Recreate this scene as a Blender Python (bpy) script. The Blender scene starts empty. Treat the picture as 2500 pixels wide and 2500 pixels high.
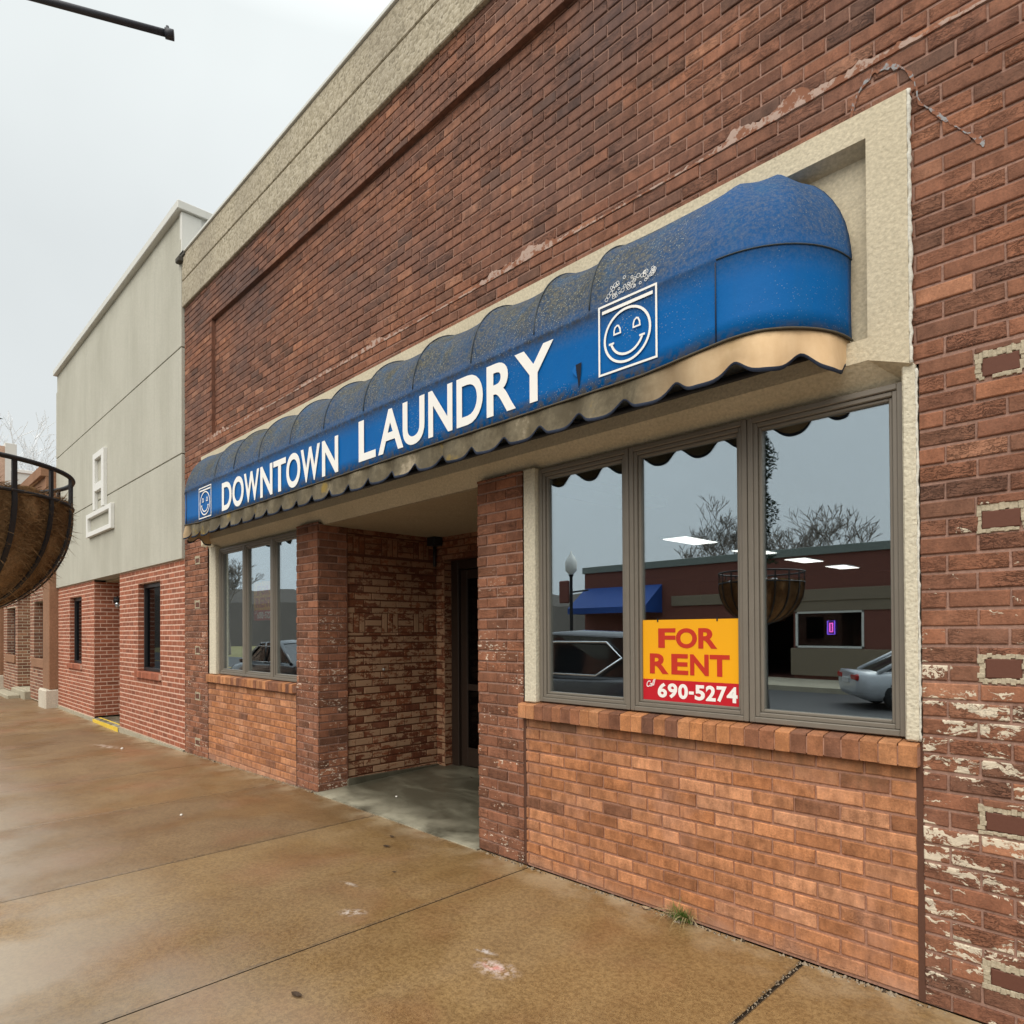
import bpy, math, random
from mathutils import Vector, Matrix, noise
random.seed(7)
PI = math.pi
scene = bpy.context.scene
COL = scene.collection

# ------------------------------------------------------------------ node helpers
class M:
    def __init__(s, name):
        s.m = bpy.data.materials.new(name); s.m.use_nodes = True
        s.nt = s.m.node_tree; s.n = s.nt.nodes; s.l = s.nt.links
        s.b = s.n['Principled BSDF']; s.out = s.n['Material Output']
        s._pos = None
    def node(s, t, **kw):
        n = s.n.new(t)
        for k, v in kw.items():
            setattr(n, k, v)
        return n
    def set(s, inp, v):
        if hasattr(v, 'is_output') or isinstance(v, bpy.types.NodeSocket):
            s.l.new(v, inp)
        else:
            try: inp.default_value = v
            except Exception:
                inp.default_value = (v[0], v[1], v[2], 1.0) if len(v) == 3 else v
    def pos(s):
        if s._pos is None:
            s._pos = s.node('ShaderNodeNewGeometry').outputs['Position']
        return s._pos
    def objc(s):
        return s.node('ShaderNodeTexCoord').outputs['Object']
    def mapc(s, vec, scale=(1, 1, 1), loc=(0, 0, 0)):
        n = s.node('ShaderNodeMapping'); s.set(n.inputs[0], vec)
        n.inputs['Scale'].default_value = scale
        if isinstance(loc, bpy.types.NodeSocket): s.l.new(loc, n.inputs['Location'])
        else: n.inputs['Location'].default_value = loc
        return n.outputs[0]
    def noise(s, vec, scale, detail=4, rough=.55, dist=0.0, col=False):
        n = s.node('ShaderNodeTexNoise'); s.set(n.inputs['Vector'], vec)
        n.inputs['Scale'].default_value = scale; n.inputs['Detail'].default_value = detail
        n.inputs['Roughness'].default_value = rough; n.inputs['Distortion'].default_value = dist
        return n.outputs['Color' if col else 'Fac']
    def voro(s, vec, scale, feature='F1', out='Distance'):
        n = s.node('ShaderNodeTexVoronoi', feature=feature); s.set(n.inputs['Vector'], vec)
        n.inputs['Scale'].default_value = scale
        return n.outputs[out]
    def math(s, op, a, b=0.0, c=None, clamp=False):
        n = s.node('ShaderNodeMath', operation=op, use_clamp=clamp)
        s.set(n.inputs[0], a); s.set(n.inputs[1], b)
        if c is not None: s.set(n.inputs[2], c)
        return n.outputs[0]
    def mr(s, v, a, b, c=0.0, d=1.0):
        n = s.node('ShaderNodeMapRange', clamp=True); s.set(n.inputs[0], v)
        for i, q in enumerate((a, b, c, d)): s.set(n.inputs[1 + i], q)
        return n.outputs[0]
    def mix(s, f, a, b, mode='MIX'):
        n = s.node('ShaderNodeMix', data_type='RGBA', blend_type=mode)
        s.set(n.inputs[0], f)
        for i, q in ((6, a), (7, b)):
            if isinstance(q, (tuple, list)): q = (q[0], q[1], q[2], 1.0)
            s.set(n.inputs[i], q)
        return n.outputs[2]
    def ramp(s, f, stops, interp='LINEAR'):
        n = s.node('ShaderNodeValToRGB'); cr = n.color_ramp; cr.interpolation = interp
        while len(cr.elements) < len(stops): cr.elements.new(.5)
        for e, (p, c) in zip(cr.elements, stops):
            e.position = p; e.color = (c[0], c[1], c[2], 1)
        s.set(n.inputs[0], f); return n.outputs[0]
    def sep(s, v):
        n = s.node('ShaderNodeSeparateXYZ'); s.set(n.inputs[0], v); return n.outputs
    def comb(s, x, y, z):
        n = s.node('ShaderNodeCombineXYZ')
        for i, q in enumerate((x, y, z)): s.set(n.inputs[i], q)
        return n.outputs[0]
    def vadd(s, a, b):
        n = s.node('ShaderNodeVectorMath', operation='ADD'); s.set(n.inputs[0], a); s.set(n.inputs[1], b); return n.outputs[0]
    def attr(s, name='rnd'):
        return s.node('ShaderNodeAttribute', attribute_name=name).outputs['Vector']
    def bump(s, h, strength=.3, dist=.01, prev=None):
        n = s.node('ShaderNodeBump'); n.inputs['Strength'].default_value = strength
        n.inputs['Distance'].default_value = dist; s.set(n.inputs['Height'], h)
        if prev is not None: s.l.new(prev, n.inputs['Normal'])
        return n.outputs[0]
    def fin(s, color=None, rough=None, normal=None, metal=None, spec=None):
        if color is not None: s.set(s.b.inputs['Base Color'], color if not isinstance(color, tuple) else (*color[:3], 1))
        if rough is not None: s.set(s.b.inputs['Roughness'], rough)
        if normal is not None: s.l.new(normal, s.b.inputs['Normal'])
        if metal is not None: s.b.inputs['Metallic'].default_value = metal
        if spec is not None: s.set(s.b.inputs['Specular IOR Level'], spec)
        return s.m

def simple(name, col, rough=.6, metal=0.0, nscale=30, namt=.15, bump=.1, bdist=.003, spec=.4):
    a = M(name); n = a.noise(a.pos(), nscale, 5)
    c = a.mix(a.math('MULTIPLY', n, namt * 2, clamp=True), col, tuple(q * .55 for q in col))
    return a.fin(c, rough, a.bump(n, bump, bdist), metal, spec)

def emis(name, col, st):
    a = M(name); e = a.node('ShaderNodeEmission')
    e.inputs[0].default_value = (*col, 1); e.inputs[1].default_value = st
    a.l.new(e.outputs[0], a.out.inputs[0]); return a.m

MAT = {}
# ---- bricks -------------------------------------------------------------------
def brick_mat(name, ramp, tex=.6, flakes=0.0, flake_z=(1.6, 2.6), soot=0.0, rough=.85, stri=(13, 13, 105), smear=None, vary=.35, flecks=0.0, mottle=.35, haze=.16, runoff=None):
    a = M(name); p = a.pos(); r = a.sep(a.attr())
    off = a.comb(a.math('MULTIPLY', r[2], 37.0), a.math('MULTIPLY', r[1], 21.0), a.math('MULTIPLY', r[2], 55.0))
    pb = a.vadd(p, off)
    base = a.ramp(r[0], ramp)
    base = a.mix(.9, base, a.ramp(r[1], [(0, (.82, .82, .84)), (.5, (1, 1, 1)), (1, (1.12, 1.08, 1.02))]), 'MULTIPLY')
    n1 = a.noise(pb, 14, 5, .6)
    base = a.mix(a.math('MULTIPLY', a.mr(n1, .38, .72), vary * 1.6), base, a.mix(1, base, (.52, .50, .50), 'MULTIPLY'))
    n2 = a.noise(pb, 110, 3, .7)
    base = a.mix(a.mr(n2, .54, .70, 0, .5), base, a.mix(1, base, (1.6, 1.5, 1.4), 'MULTIPLY'))
    base = a.mix(a.mr(n2, .46, .30, 0, .55), base, a.mix(1, base, (.5, .48, .46), 'MULTIPLY'))
    hz = a.noise(p, 2.7, 5, .6); base = a.mix(a.mr(hz, .52, .72, 0, haze), base, (.43, .235, .165))
    # vertical mottling inside each brick
    vm = a.noise(a.mapc(pb, (24, 24, 7)), 1.0, 3, .6)
    base = a.mix(a.math('MULTIPLY', a.mr(vm, .46, .62), mottle), base, a.mix(1, base, (.62, .58, .56), 'MULTIPLY'))
    base = a.mix(a.math('MULTIPLY', a.mr(vm, .46, .34), mottle * .8), base, a.mix(1, base, (1.28, 1.25, 1.22), 'MULTIPLY'))
    # wavy drawn "rug" texture: thin irregular drag lines, on part of the bricks only
    warp = a.noise(a.mapc(pb, (9, 9, 14)), 1.0, 4, .62, col=True)
    wv = a.vadd(a.mapc(pb, stri), a.mix(1, warp, (4.0, 4.0, 9.0), 'MULTIPLY'))
    st = a.noise(wv, 1.0, 3, .55, .3)
    gate = a.math('MULTIPLY', a.mr(r[2], .30, .75, .15, 1.0), a.mr(a.noise(pb, 7, 3), .36, .56, .15, 1.0))
    st2 = a.mr(a.math('ABSOLUTE', a.math('SUBTRACT', st, .5)), .0, .055)
    st2 = a.math('SUBTRACT', 1.0, a.math('MULTIPLY', a.math('SUBTRACT', 1.0, st2), gate))
    base = a.mix(a.math('MULTIPLY', a.math('SUBTRACT', 1.0, st2), .62 * tex), base, a.mix(1, base, (.30, .27, .26), 'MULTIPLY'))
    if runoff:
        z = a.sep(p)[2]; dn = a.noise(a.mapc(p, (16, 16, 1.6)), 1.0, 5, .6)
        k = a.math('MULTIPLY', a.mr(a.math('ADD', z, a.math('MULTIPLY', dn, .20)), runoff - .02, runoff + .14), a.mr(dn, .30, .55, .3, 1.0))
        base = a.mix(a.math('MULTIPLY', k, .62), base, (.135, .085, .050))
        foot = a.mr(a.math('ADD', z, a.math('MULTIPLY', a.noise(p, 6, 4), .16)), .17, .06)
        base = a.mix(a.math('MULTIPLY', foot, .35), base, (.46, .29, .22))
    if soot:
        sn = a.noise(a.mapc(p, (.55, .55, .8)), 1.0, 4, .6)
        z = a.sep(p)[2]
        k = a.math('MULTIPLY', a.mr(sn, .40, .66), a.mr(z, 3.6, 5.4, .25, 1.0))
        base = a.mix(a.math('MULTIPLY', k, soot), base, (.085, .062, .06))
    if smear:
        sm = a.noise(a.vadd(a.mapc(pb, (11, 11, 26)), a.mix(1, warp, (5.0, 5.0, 3.0), 'MULTIPLY')), .55, 4, .62)
        z = a.sep(p)[2]
        k = a.math('MULTIPLY', a.mr(a.math('ADD', sm, a.math('MULTIPLY', a.math('SUBTRACT', r[1], .5), .20)), .455, .51), a.mr(z, 2.5, 1.9, .45, 1.0))
        base = a.mix(a.math('MULTIPLY', k, .85), base, smear)
    hgt = a.math('ADD', a.math('MULTIPLY', st2, tex), a.math('MULTIPLY', n2, .35))
    nrm = a.bump(hgt, .9, .0045)
    if flakes:
        x, y, z = a.sep(p)
        fv = a.vadd(a.mapc(p, (5.5, 5.5, 24)), a.mix(1, a.noise(p, 9, 3, .6, col=True), (1.6, 1.6, 3.2), 'MULTIPLY'))
        fn = a.noise(fv, 1.0, 9, .68)
        big = a.noise(a.mapc(p, (2.2, 2.2, 6.0)), 1.0, 3, .55)
        zm = a.mr(z, flake_z[0], flake_z[1], 1.0, 0.0)
        v = a.math('ADD', fn, a.math('MULTIPLY', a.math('SUBTRACT', big, .5), .55))
        th = a.math('SUBTRACT', .86, a.math('MULTIPLY', zm, flakes))
        k = a.mr(a.math('SUBTRACT', v, th), 0, .012)
        base = a.mix(k, base, a.mix(a.noise(p, 55, 3), (.74, .66, .52), (.55, .47, .36)))
        nrm = a.bump(k, .5, .003, nrm)
    if flecks:
        z = a.sep(p)[2]
        fn = a.noise(a.mapc(p, (26, 26, 60)), 1.0, 5, .62)
        big = a.noise(a.mapc(p, (3, 3, 5)), 1.0, 3)
        k = a.mr(a.math('ADD', fn, a.math('MULTIPLY', a.math('SUBTRACT', big, .5), .5)), .70 - flecks * .06, .72 - flecks * .06)
        k = a.math('MULTIPLY', k, a.mr(z, 2.2, 1.5))
        base = a.mix(k, base, (.66, .55, .44))
    return a.fin(base, rough, nrm, spec=.25)

RED = [(0, (.165, .088, .060)), (.06, (.195, .096, .063)), (.22, (.242, .110, .067)), (.7, (.282, .124, .074)), (.93, (.32, .144, .083)), (1, (.39, .19, .115))]
MAT['brick_red'] = brick_mat('rug_brick', RED, .9, soot=.72, mottle=.5)
MAT['brick_flaked'] = brick_mat('rug_brick_flaked', RED, 1.0, flakes=.30, flake_z=(1.35, 3.1), mottle=.3)
MAT['brick_pier'] = brick_mat('rug_brick_pier', [(0, (.19, .088, .053)), (.5, (.285, .122, .07)), (1, (.35, .155, .09))], .8, flecks=1.0)
MAT['brick_infill'] = brick_mat('orange_brick', [(0, (.24, .115, .07)), (.06, (.33, .145, .072)), (.14, (.44, .19, .085)), (.75, (.53, .245, .12)), (1, (.60, .30, .165))], .30, stri=(55, 55, 18), vary=.5, mottle=.5, haze=.5, runoff=.985)
MAT['brick_sill'] = brick_mat('sill_brick', [(0, (.18, .085, .055)), (.25, (.30, .13, .07)), (.6, (.47, .21, .09)), (1, (.52, .25, .12))], .25, stri=(40, 40, 40), vary=.4)
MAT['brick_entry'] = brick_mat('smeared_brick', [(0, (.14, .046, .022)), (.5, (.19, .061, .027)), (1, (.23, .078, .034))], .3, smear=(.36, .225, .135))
MAT['brick_gray'] = brick_mat('smooth_red_brick', [(0, (.27, .092, .052)), (.5, (.32, .11, .062)), (1, (.37, .13, .075))], .15, vary=.12)
MAT['brick_far'] = brick_mat('tan_brick', [(0, (.17, .075, .05)), (.5, (.26, .12, .075)), (1, (.32, .17, .11))], .2, vary=.2)
MAT['brick_opp'] = brick_mat('street_brick', [(0, (.16, .05, .035)), (.5, (.20, .065, .045)), (1, (.24, .08, .055))], .2, vary=.2)
MAT['brick_patch'] = simple('patch_brick', (.125, .048, .030), .8, nscale=60, bump=.3)
def mortar(name, col):
    a = M(name); n = a.noise(a.pos(), 70, 5, .65); n2 = a.noise(a.pos(), 4, 4)
    c = a.mix(a.mr(n, .35, .7), col, tuple(q * .62 for q in col)); c = a.mix(a.mr(n2, .4, .7, 0, .5), c, tuple(q * .6 for q in col))
    return a.fin(c, .95, a.bump(n, .8, .004), spec=.1)
MAT['mortar_red'] = mortar('mortar_brown', (.41, .25, .195))
MAT['mortar_infill'] = mortar('mortar_pink', (.46, .25, .175))
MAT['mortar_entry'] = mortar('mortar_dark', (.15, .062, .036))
MAT['mortar_gray'] = mortar('mortar_light', (.78, .53, .41))
MAT['mortar_far'] = mortar('mortar_pale', (.62, .52, .40))
MAT['mortar_cream'] = mortar('mortar_cream', (.52, .45, .33))
def scar(name, col, sc, th):
    a = M(name); p = a.pos(); n = a.noise(p, sc, 6, .68); n2 = a.noise(p, 90, 4, .6)
    c = a.mix(a.mr(n, th, th + .05), (.25, .115, .072), a.mix(n2, tuple(q * .75 for q in col), col))
    return a.fin(c, .95, a.bump(n, .8, .006), spec=.1)
MAT['mortar_smear'] = scar('mortar_smear', (.48, .35, .29), 13, .47)
MAT['sealant'] = scar('sealant_trace', (.33, .335, .345), 30, .49)
MAT['caulk'] = mortar('caulk', (.74, .72, .64))
MAT['joint'] = simple('joint', (.10, .044, .027), .8, nscale=60, bump=.5)
MAT['black'] = simple('black_metal', (.018, .018, .02), .45, nscale=20)
MAT['iron'] = simple('wrought_iron', (.014, .013, .014), .5, nscale=60, bump=.3)

def stucco(name, col, sc=70, amt=1.0, dirt=.35, streak=False, dist=.006):
    a = M(name); p = a.pos()
    n = a.noise(p, sc, 5, .6); v = a.voro(p, sc * 1.1, 'SMOOTH_F1')
    h = a.math('ADD', n, a.math('MULTIPLY', v, .6))
    c = a.mix(a.mr(n, .35, .65), tuple(q * 1.05 for q in col), tuple(q * .80 for q in col))
    d = a.noise(a.mapc(p, (1.2, 1.2, .5) if streak else (2.2, 2.2, 1.4)), 1.0, 6, .62)
    c = a.mix(a.mr(d, .42, .75, 0, dirt), c, tuple(q * f for q, f in zip(col, (.55, .54, .50))))
    if streak:
        d2 = a.noise(a.mapc(p, (14, 14, .35)), 1.0, 4, .6)
        c = a.mix(a.mr(d2, .5, .75, 0, dirt * .9), c, tuple(q * .68 for q in col))
    return a.fin(c, .9, a.bump(h, amt, dist), spec=.2)
MAT['stucco'] = stucco('cream_stucco', (.60, .53, .39), 60, .5, .35)
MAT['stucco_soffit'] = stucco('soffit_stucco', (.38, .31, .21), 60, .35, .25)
MAT['jamb'] = stucco('jamb_stucco', (.66, .61, .48), 65, .9, .25)
MAT['gray_panel'] = stucco('gray_panel_stucco', (.49, .48, .41), 110, .35, .42, True, .003)
def parapet_mat():
    a = M('pebble_concrete'); p = a.pos()
    v = a.voro(p, 46, 'F1', 'Color'); d = a.voro(p, 46); n = a.noise(p, 60, 4)
    g = a.sep(v)[0]
    c = a.ramp(g, [(0, (.22, .19, .13)), (.3, (.33, .285, .20)), (.65, (.40, .35, .255)), (1, (.47, .42, .32))])
    c = a.mix(a.mr(a.noise(a.mapc(p, (1.4, 1.4, .7)), 1, 5), .42, .7, 0, .5), c, (.20, .17, .13))
    return a.fin(c, .9, a.bump(a.math('SUBTRACT', 1, d), .5, .006))
MAT['parapet'] = parapet_mat()
MAT['white_metal'] = simple('white_metal', (.62, .62, .58), .5, nscale=6, namt=.12)
MAT['white_paint'] = simple('white_paint', (.72, .72, .69), .6, nscale=9, namt=.15)
MAT['dark_gap'] = simple('dark_gap', (.07, .065, .055), .9)
MAT['frame'] = simple('bronze_frame', (.19, .168, .138), .42, nscale=12, namt=.2, bump=.02)
MAT['frame_dark'] = simple('dark_window_frame', (.02, .02, .022), .35)
MAT['door_frame'] = simple('dark_door_frame', (.028, .018, .013), .4)

def glass_mat(name, f0=.38, tint=(.82, .93, 1.0), trans=(.92, .94, .93), ex=2.7):
    a = M(name); a.n.remove(a.b)
    g_ = a.node('ShaderNodeNewGeometry')
    d = a.node('ShaderNodeVectorMath', operation='DOT_PRODUCT'); a.l.new(g_.outputs['Normal'], d.inputs[0]); a.l.new(g_.outputs['Incoming'], d.inputs[1])
    c = a.math('ABSOLUTE', d.outputs['Value'])
    f = a.math('ADD', f0, a.math('MULTIPLY', 1 - f0, a.math('POWER', a.math('SUBTRACT', 1, c, clamp=True), ex)))
    t = a.node('ShaderNodeBsdfTransparent'); t.inputs[0].default_value = (*trans, 1)
    g = a.node('ShaderNodeBsdfGlossy'); g.inputs[0].default_value = (*tint, 1); g.inputs[1].default_value = .0
    wn = a.noise(a.mapc(a.pos(), (1.1, 1.1, 1.7)), 1.0, 1, .4)
    nb = a.bump(wn, .03, .01); a.l.new(nb, g.inputs['Normal'])
    m = a.node('ShaderNodeMixShader'); a.l.new(f, m.inputs[0]); a.l.new(t.outputs[0], m.inputs[1]); a.l.new(g.outputs[0], m.inputs[2])
    a.l.new(m.outputs[0], a.out.inputs[0]); return a.m
MAT['glass'] = glass_mat('window_glass')
MAT['glass_dark'] = glass_mat('dark_glass', .045, (.8, .9, 1.0), (.35, .35, .35), 6.5)

# ---- ground ---------------------------------------------------------------------
def ground_mat():
    a = M('wet_concrete'); p = a.pos(); r = a.sep(a.attr()); x, y, z = a.sep(p)
    n_big = a.noise(p, .55, 5, .6); n_mid = a.noise(p, 2.6, 6, .62, .5); n_f = a.noise(p, 150, 3, .7); n_s = a.noise(a.mapc(p, (5, 2.0, 1)), 1.0, 5, .65)
    c = a.ramp(r[0], [(0, (.175, .106, .050)), (.5, (.232, .145, .063)), (1, (.275, .177, .075))])
    c = a.mix(a.mr(n_mid, .40, .72, 0, .6), c, a.mix(1, c, (.66, .57, .48), 'MULTIPLY'))
    n_g = a.noise(p, 42, 4, .7); c = a.mix(a.mr(n_g, .47, .58, 0, .7), c, a.mix(1, c, (.66, .61, .56), 'MULTIPLY')); c = a.mix(a.mr(n_g, .46, .34, 0, .35), c, a.mix(1, c, (1.3, 1.28, 1.25), 'MULTIPLY'))
    pit = a.voro(p, 21); c = a.mix(a.mr(pit, .075, .045, 0, .6), c, (.07, .045, .025))
    c = a.mix(a.mr(n_big, .42, .68, 0, .6), c, a.mix(1, c, (.66, .60, .60), 'MULTIPLY'))
    c = a.mix(a.mr(n_s, .54, .74, 0, .25), c, a.mix(1, c, (1.30, 1.28, 1.22), 'MULTIPLY'))
    rust = a.noise(p, 1.1, 3); c = a.mix(a.mr(rust, .52, .72, 0, .35), c, (.30, .13, .06))
    c = a.mix(a.mr(n_f, .56, .74, 0, .55), c, a.mix(1, c, (1.55, 1.5, 1.45), 'MULTIPLY'))
    c = a.mix(a.mr(n_f, .47, .30, 0, .75), c, a.mix(1, c, (.45, .42, .4), 'MULTIPLY'))
    c = a.mix(a.math('MULTIPLY', a.math('SUBTRACT', 1, r[1]), a.mr(n_g, .35, .6, .10, .5)), c, (.085, .056, .032))
    # wet sky sheen painted pale along the street side; dry pale band near the wall
    dry = a.math('MULTIPLY', a.mr(y, -.32, -.02), a.mr(a.noise(p, 4, 4), .42, .62))
    c = a.mix(a.math('MULTIPLY', dry, .5), c, (.48, .39, .26))
    pale = a.math('MULTIPLY', a.mr(y, -1.7, -3.1), a.mr(a.noise(p, 1.3, 5), .30, .55))
    c = a.mix(a.math('MULTIPLY', pale, .8), c, (.40, .36, .30))
    # chalk scuffs
    def blob(cx, cy, rx, ry, ang, col, amt, c, sc=26, th=.45):
        dx = a.math('SUBTRACT', x, cx); dy = a.math('SUBTRACT', y, cy)
        ca, sa = math.cos(ang), math.sin(ang)
        u = a.math('DIVIDE', a.math('ADD', a.math('MULTIPLY', dx, ca), a.math('MULTIPLY', dy, sa)), rx)
        v = a.math('DIVIDE', a.math('SUBTRACT', a.math('MULTIPLY', dy, ca), a.math('MULTIPLY', dx, sa)), ry)
        d = a.math('SQRT', a.math('ADD', a.math('MULTIPLY', u, u), a.math('MULTIPLY', v, v)))
        k = a.math('MULTIPLY', a.mr(d, 1.0, .25), a.mr(a.noise(p, sc, 5, .7), th, th + .16))
        return a.mix(a.math('MULTIPLY', k, amt), c, col)
    c = blob(-2.31, -1.09, .15, .085, .15, (.66, .55, .52), .8, c)
    c = blob(-2.33, -1.09, .085, .035, .1, (.62, .27, .24), .75, c, 20, .42)
    c = blob(-2.47, -1.01, .08, .03, .2, (.60, .56, .55), .75, c)
    c = blob(-3.35, -1.24, .10, .06, .6, (.62, .55, .50), .7, c)
    c = blob(-3.74, -1.03, .09, .03, .2, (.58, .52, .46), .6, c)
    c = blob(-11.4, -.62, .5, .12, .2, (.66, .58, .50), .8, c, 12)
    wet = a.noise(p, .9, 5, .62, .4)
    rough = a.math('ADD', a.mr(wet, .42, .58, .26, .60), a.math('MULTIPLY', n_f, .14))
    h = a.math('ADD', a.math('MULTIPLY', n_f, .6), a.math('MULTIPLY', n_mid, .5))
    return a.fin(c, rough, a.bump(h, .55, .0035), spec=.52)
MAT['ground'] = ground_mat()
def entry_mat():
    a = M('entry_concrete'); p = a.pos(); y = a.sep(p)[1]
    n1 = a.noise(a.mapc(p, (1.2, 2.4, 1)), 1.3, 6, .6, .6); n2 = a.noise(p, 90, 4, .6)
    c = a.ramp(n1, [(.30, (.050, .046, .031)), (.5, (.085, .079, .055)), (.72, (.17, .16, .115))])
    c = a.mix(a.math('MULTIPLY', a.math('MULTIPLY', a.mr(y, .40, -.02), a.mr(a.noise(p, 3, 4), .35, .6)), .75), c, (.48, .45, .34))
    c = a.mix(a.mr(n2, .55, .75, 0, .3), c, a.mix(1, c, (1.4, 1.4, 1.4), 'MULTIPLY'))
    return a.fin(c, a.mr(n1, .3, .7, .28, .55), a.bump(n2, .3, .003))
MAT['entry'] = entry_mat()
MAT['plinth'] = stucco('plinth_concrete', (.40, .36, .27), 60, .7, .5)
MAT['asphalt'] = simple('asphalt', (.055, .055, .056), .55, nscale=120, namt=.3, bump=.5)
MAT['dirt'] = simple('dirt', (.05, .034, .02), .95, nscale=80, bump=.8, bdist=.006)
MAT['lawn'] = simple('lawn_green', (.20, .18, .08), .95, nscale=14, namt=.35, bump=.5)
MAT['yellow'] = simple('yellow_paint', (.80, .56, .06), .6, nscale=14, namt=.3, bump=.4)
MAT['stone'] = stucco('pale_stone', (.58, .53, .44), 40, .6, .4)
MAT['debris'] = simple('crumb', (.30, .24, .17), .9, nscale=50, namt=.35)
MAT['leaf'] = simple('dry_leaf', (.055, .032, .016), .7, nscale=40)
MAT['leaf_pale'] = simple('pale_leaf', (.36, .26, .16), .8, nscale=40)
MAT['grass'] = simple('weed_green', (.10, .19, .03), .6, nscale=10)
MAT['straw'] = simple('weed_straw', (.46, .38, .20), .7, nscale=10)
MAT['snow'] = simple('snow', (.78, .80, .82), .6, nscale=30, bump=.6)
MAT['pebble'] = simple('white_pebble', (.75, .72, .66), .7)

# ---- awning ------------------------------------------------------------------------
def awning_mat():
    a = M('blue_awning_canvas'); p = a.pos(); x, y, z = a.sep(p)
    n1 = a.noise(p, 2.2, 6, .62); n2 = a.noise(p, 24, 6, .66); n3 = a.noise(p, 7, 5, .6)
    c = a.mix(a.mr(n1, .35, .7, 0, .5), (.0015, .098, .33), (.003, .125, .39))
    # settled grime: heaviest on the rounded top, a thin line along the seam and hem
    top = a.mr(z, 3.16, 3.36)
    n4 = a.noise(p, 60, 4, .7)
    v = a.math('ADD', a.math('ADD', a.math('MULTIPLY', n1, .35), a.math('MULTIPLY', n3, .30)), a.math('MULTIPLY', n4, .35))
    k = a.math('MULTIPLY', top, a.mr(v, .40, .56, .74, .99))
    k = a.math('MULTIPLY', k, a.mr(z, 3.28, 3.50, .82, 1.0))
    k = a.math('MULTIPLY', k, a.mr(x, -1.5, -2.0, .62, 1.0))
    c = a.mix(k, c, a.mix(a.mr(n4, .40, .62), (.034, .042, .046), (.125, .115, .080)))
    seam = a.mr(a.math('ABSOLUTE', a.math('SUBTRACT', z, 3.288)), .04, .0)
    c = a.mix(a.math('MULTIPLY', a.math('MULTIPLY', seam, a.mr(n2, .38, .58)), a.mr(x, -1.6, -2.4, .15, .75)), c, (.055, .05, .035))
    hem = a.mr(z, 2.965, 2.885)
    c = a.mix(a.math('MULTIPLY', hem, a.mr(n2, .42, .56, 0, .85)), c, (.15, .13, .085))
    sp = a.voro(p, 75); big = a.noise(p, 3.5, 3)
    k = a.math('MULTIPLY', a.mr(sp, .20, .12), a.mr(a.math('ADD', big, a.math('MULTIPLY', top, .10)), .46, .62, .03, .85))
    k = a.math('MULTIPLY', k, a.mr(x, -1.42, -1.7, .45, 1.0))
    c = a.mix(k, c, (.42, .45, .40))
    fall = a.noise(a.mapc(p, (9, 9, .9)), 1.0, 4); c = a.mix(a.mr(fall, .52, .75, 0, .35), c, (.02, .10, .22))
    h = a.math('ADD', n3, a.math('MULTIPLY', n2, .25))
    return a.fin(c, a.mr(top, 0, 1, .5, .85), a.bump(h, .35, .008), spec=.1)
MAT['awning'] = awning_mat()
def valance_mat():
    a = M('cream_valance_canvas'); p = a.pos(); x, y, z = a.sep(p)
    n1 = a.noise(a.mapc(p, (5, 5, 3.0)), 1.0, 6, .65); n2 = a.noise(p, 30, 5, .66); n3 = a.noise(a.mapc(p, (14, 14, 6)), 1, 4)
    c = a.mix(a.mr(n3, .3, .7), (.62, .43, .245), (.70, .51, .31))
    dm = a.math('MULTIPLY', a.mr(x, -1.28, -1.95), a.mr(x, -8.62, -8.3))
    edge = a.mr(z, 2.86, 2.93, 0, .30)
    v = a.math('ADD', a.math('ADD', n1, edge), a.math('MULTIPLY', n2, .3))
    c2 = a.ramp(v, [(.40, (.32, .275, .20)), (.53, (.135, .118, .080)), (.70, (.068, .061, .042)), (1, (.045, .042, .028))])
    c = a.mix(a.math('MULTIPLY', dm, .95), c, c2)
    c = a.mix(a.math('MULTIPLY', a.mr(a.noise(p, 5, 4), .60, .68, 0, .7), dm), c, (.28, .19, .04))
    thin = a.mr(a.math('ADD', z, a.math('MULTIPLY', n2, .03)), 2.905, 2.935); c = a.mix(a.math('MULTIPLY', thin, .6), c, (.12, .09, .05))
    return a.fin(c, .85, a.bump(n2, .35, .004), spec=.15)
MAT['valance'] = valance_mat()
MAT['hem_grime'] = simple('grimy_hem', (.10, .085, .06), .85, nscale=45, namt=.45, bump=.6)
MAT['rib_grime'] = simple('grimy_seam', (.045, .06, .075), .8, nscale=40, namt=.3)
MAT['binding'] = simple('blue_binding', (.018, .028, .055), .8)
MAT['lettering'] = simple('white_lettering', (.84, .83, .79), .55, nscale=16, namt=.05, bump=.03)
MAT['sign_yellow'] = simple('sign_yellow', (.85, .40, .010), .35, nscale=4, namt=.03, bump=.02)
MAT['sign_red'] = simple('sign_red', (.52, .014, .025), .35, nscale=4, namt=.03, bump=.02)
MAT['sign_red2'] = simple('sign_red_ink', (.52, .035, .018), .35, nscale=4, namt=.03, bump=.02)
MAT['sign_white'] = simple('sign_white', (.86, .85, .82), .35, nscale=4, namt=.03, bump=.02)
MAT['tear'] = simple('tear_dark', (.006, .010, .022), .9)

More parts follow.
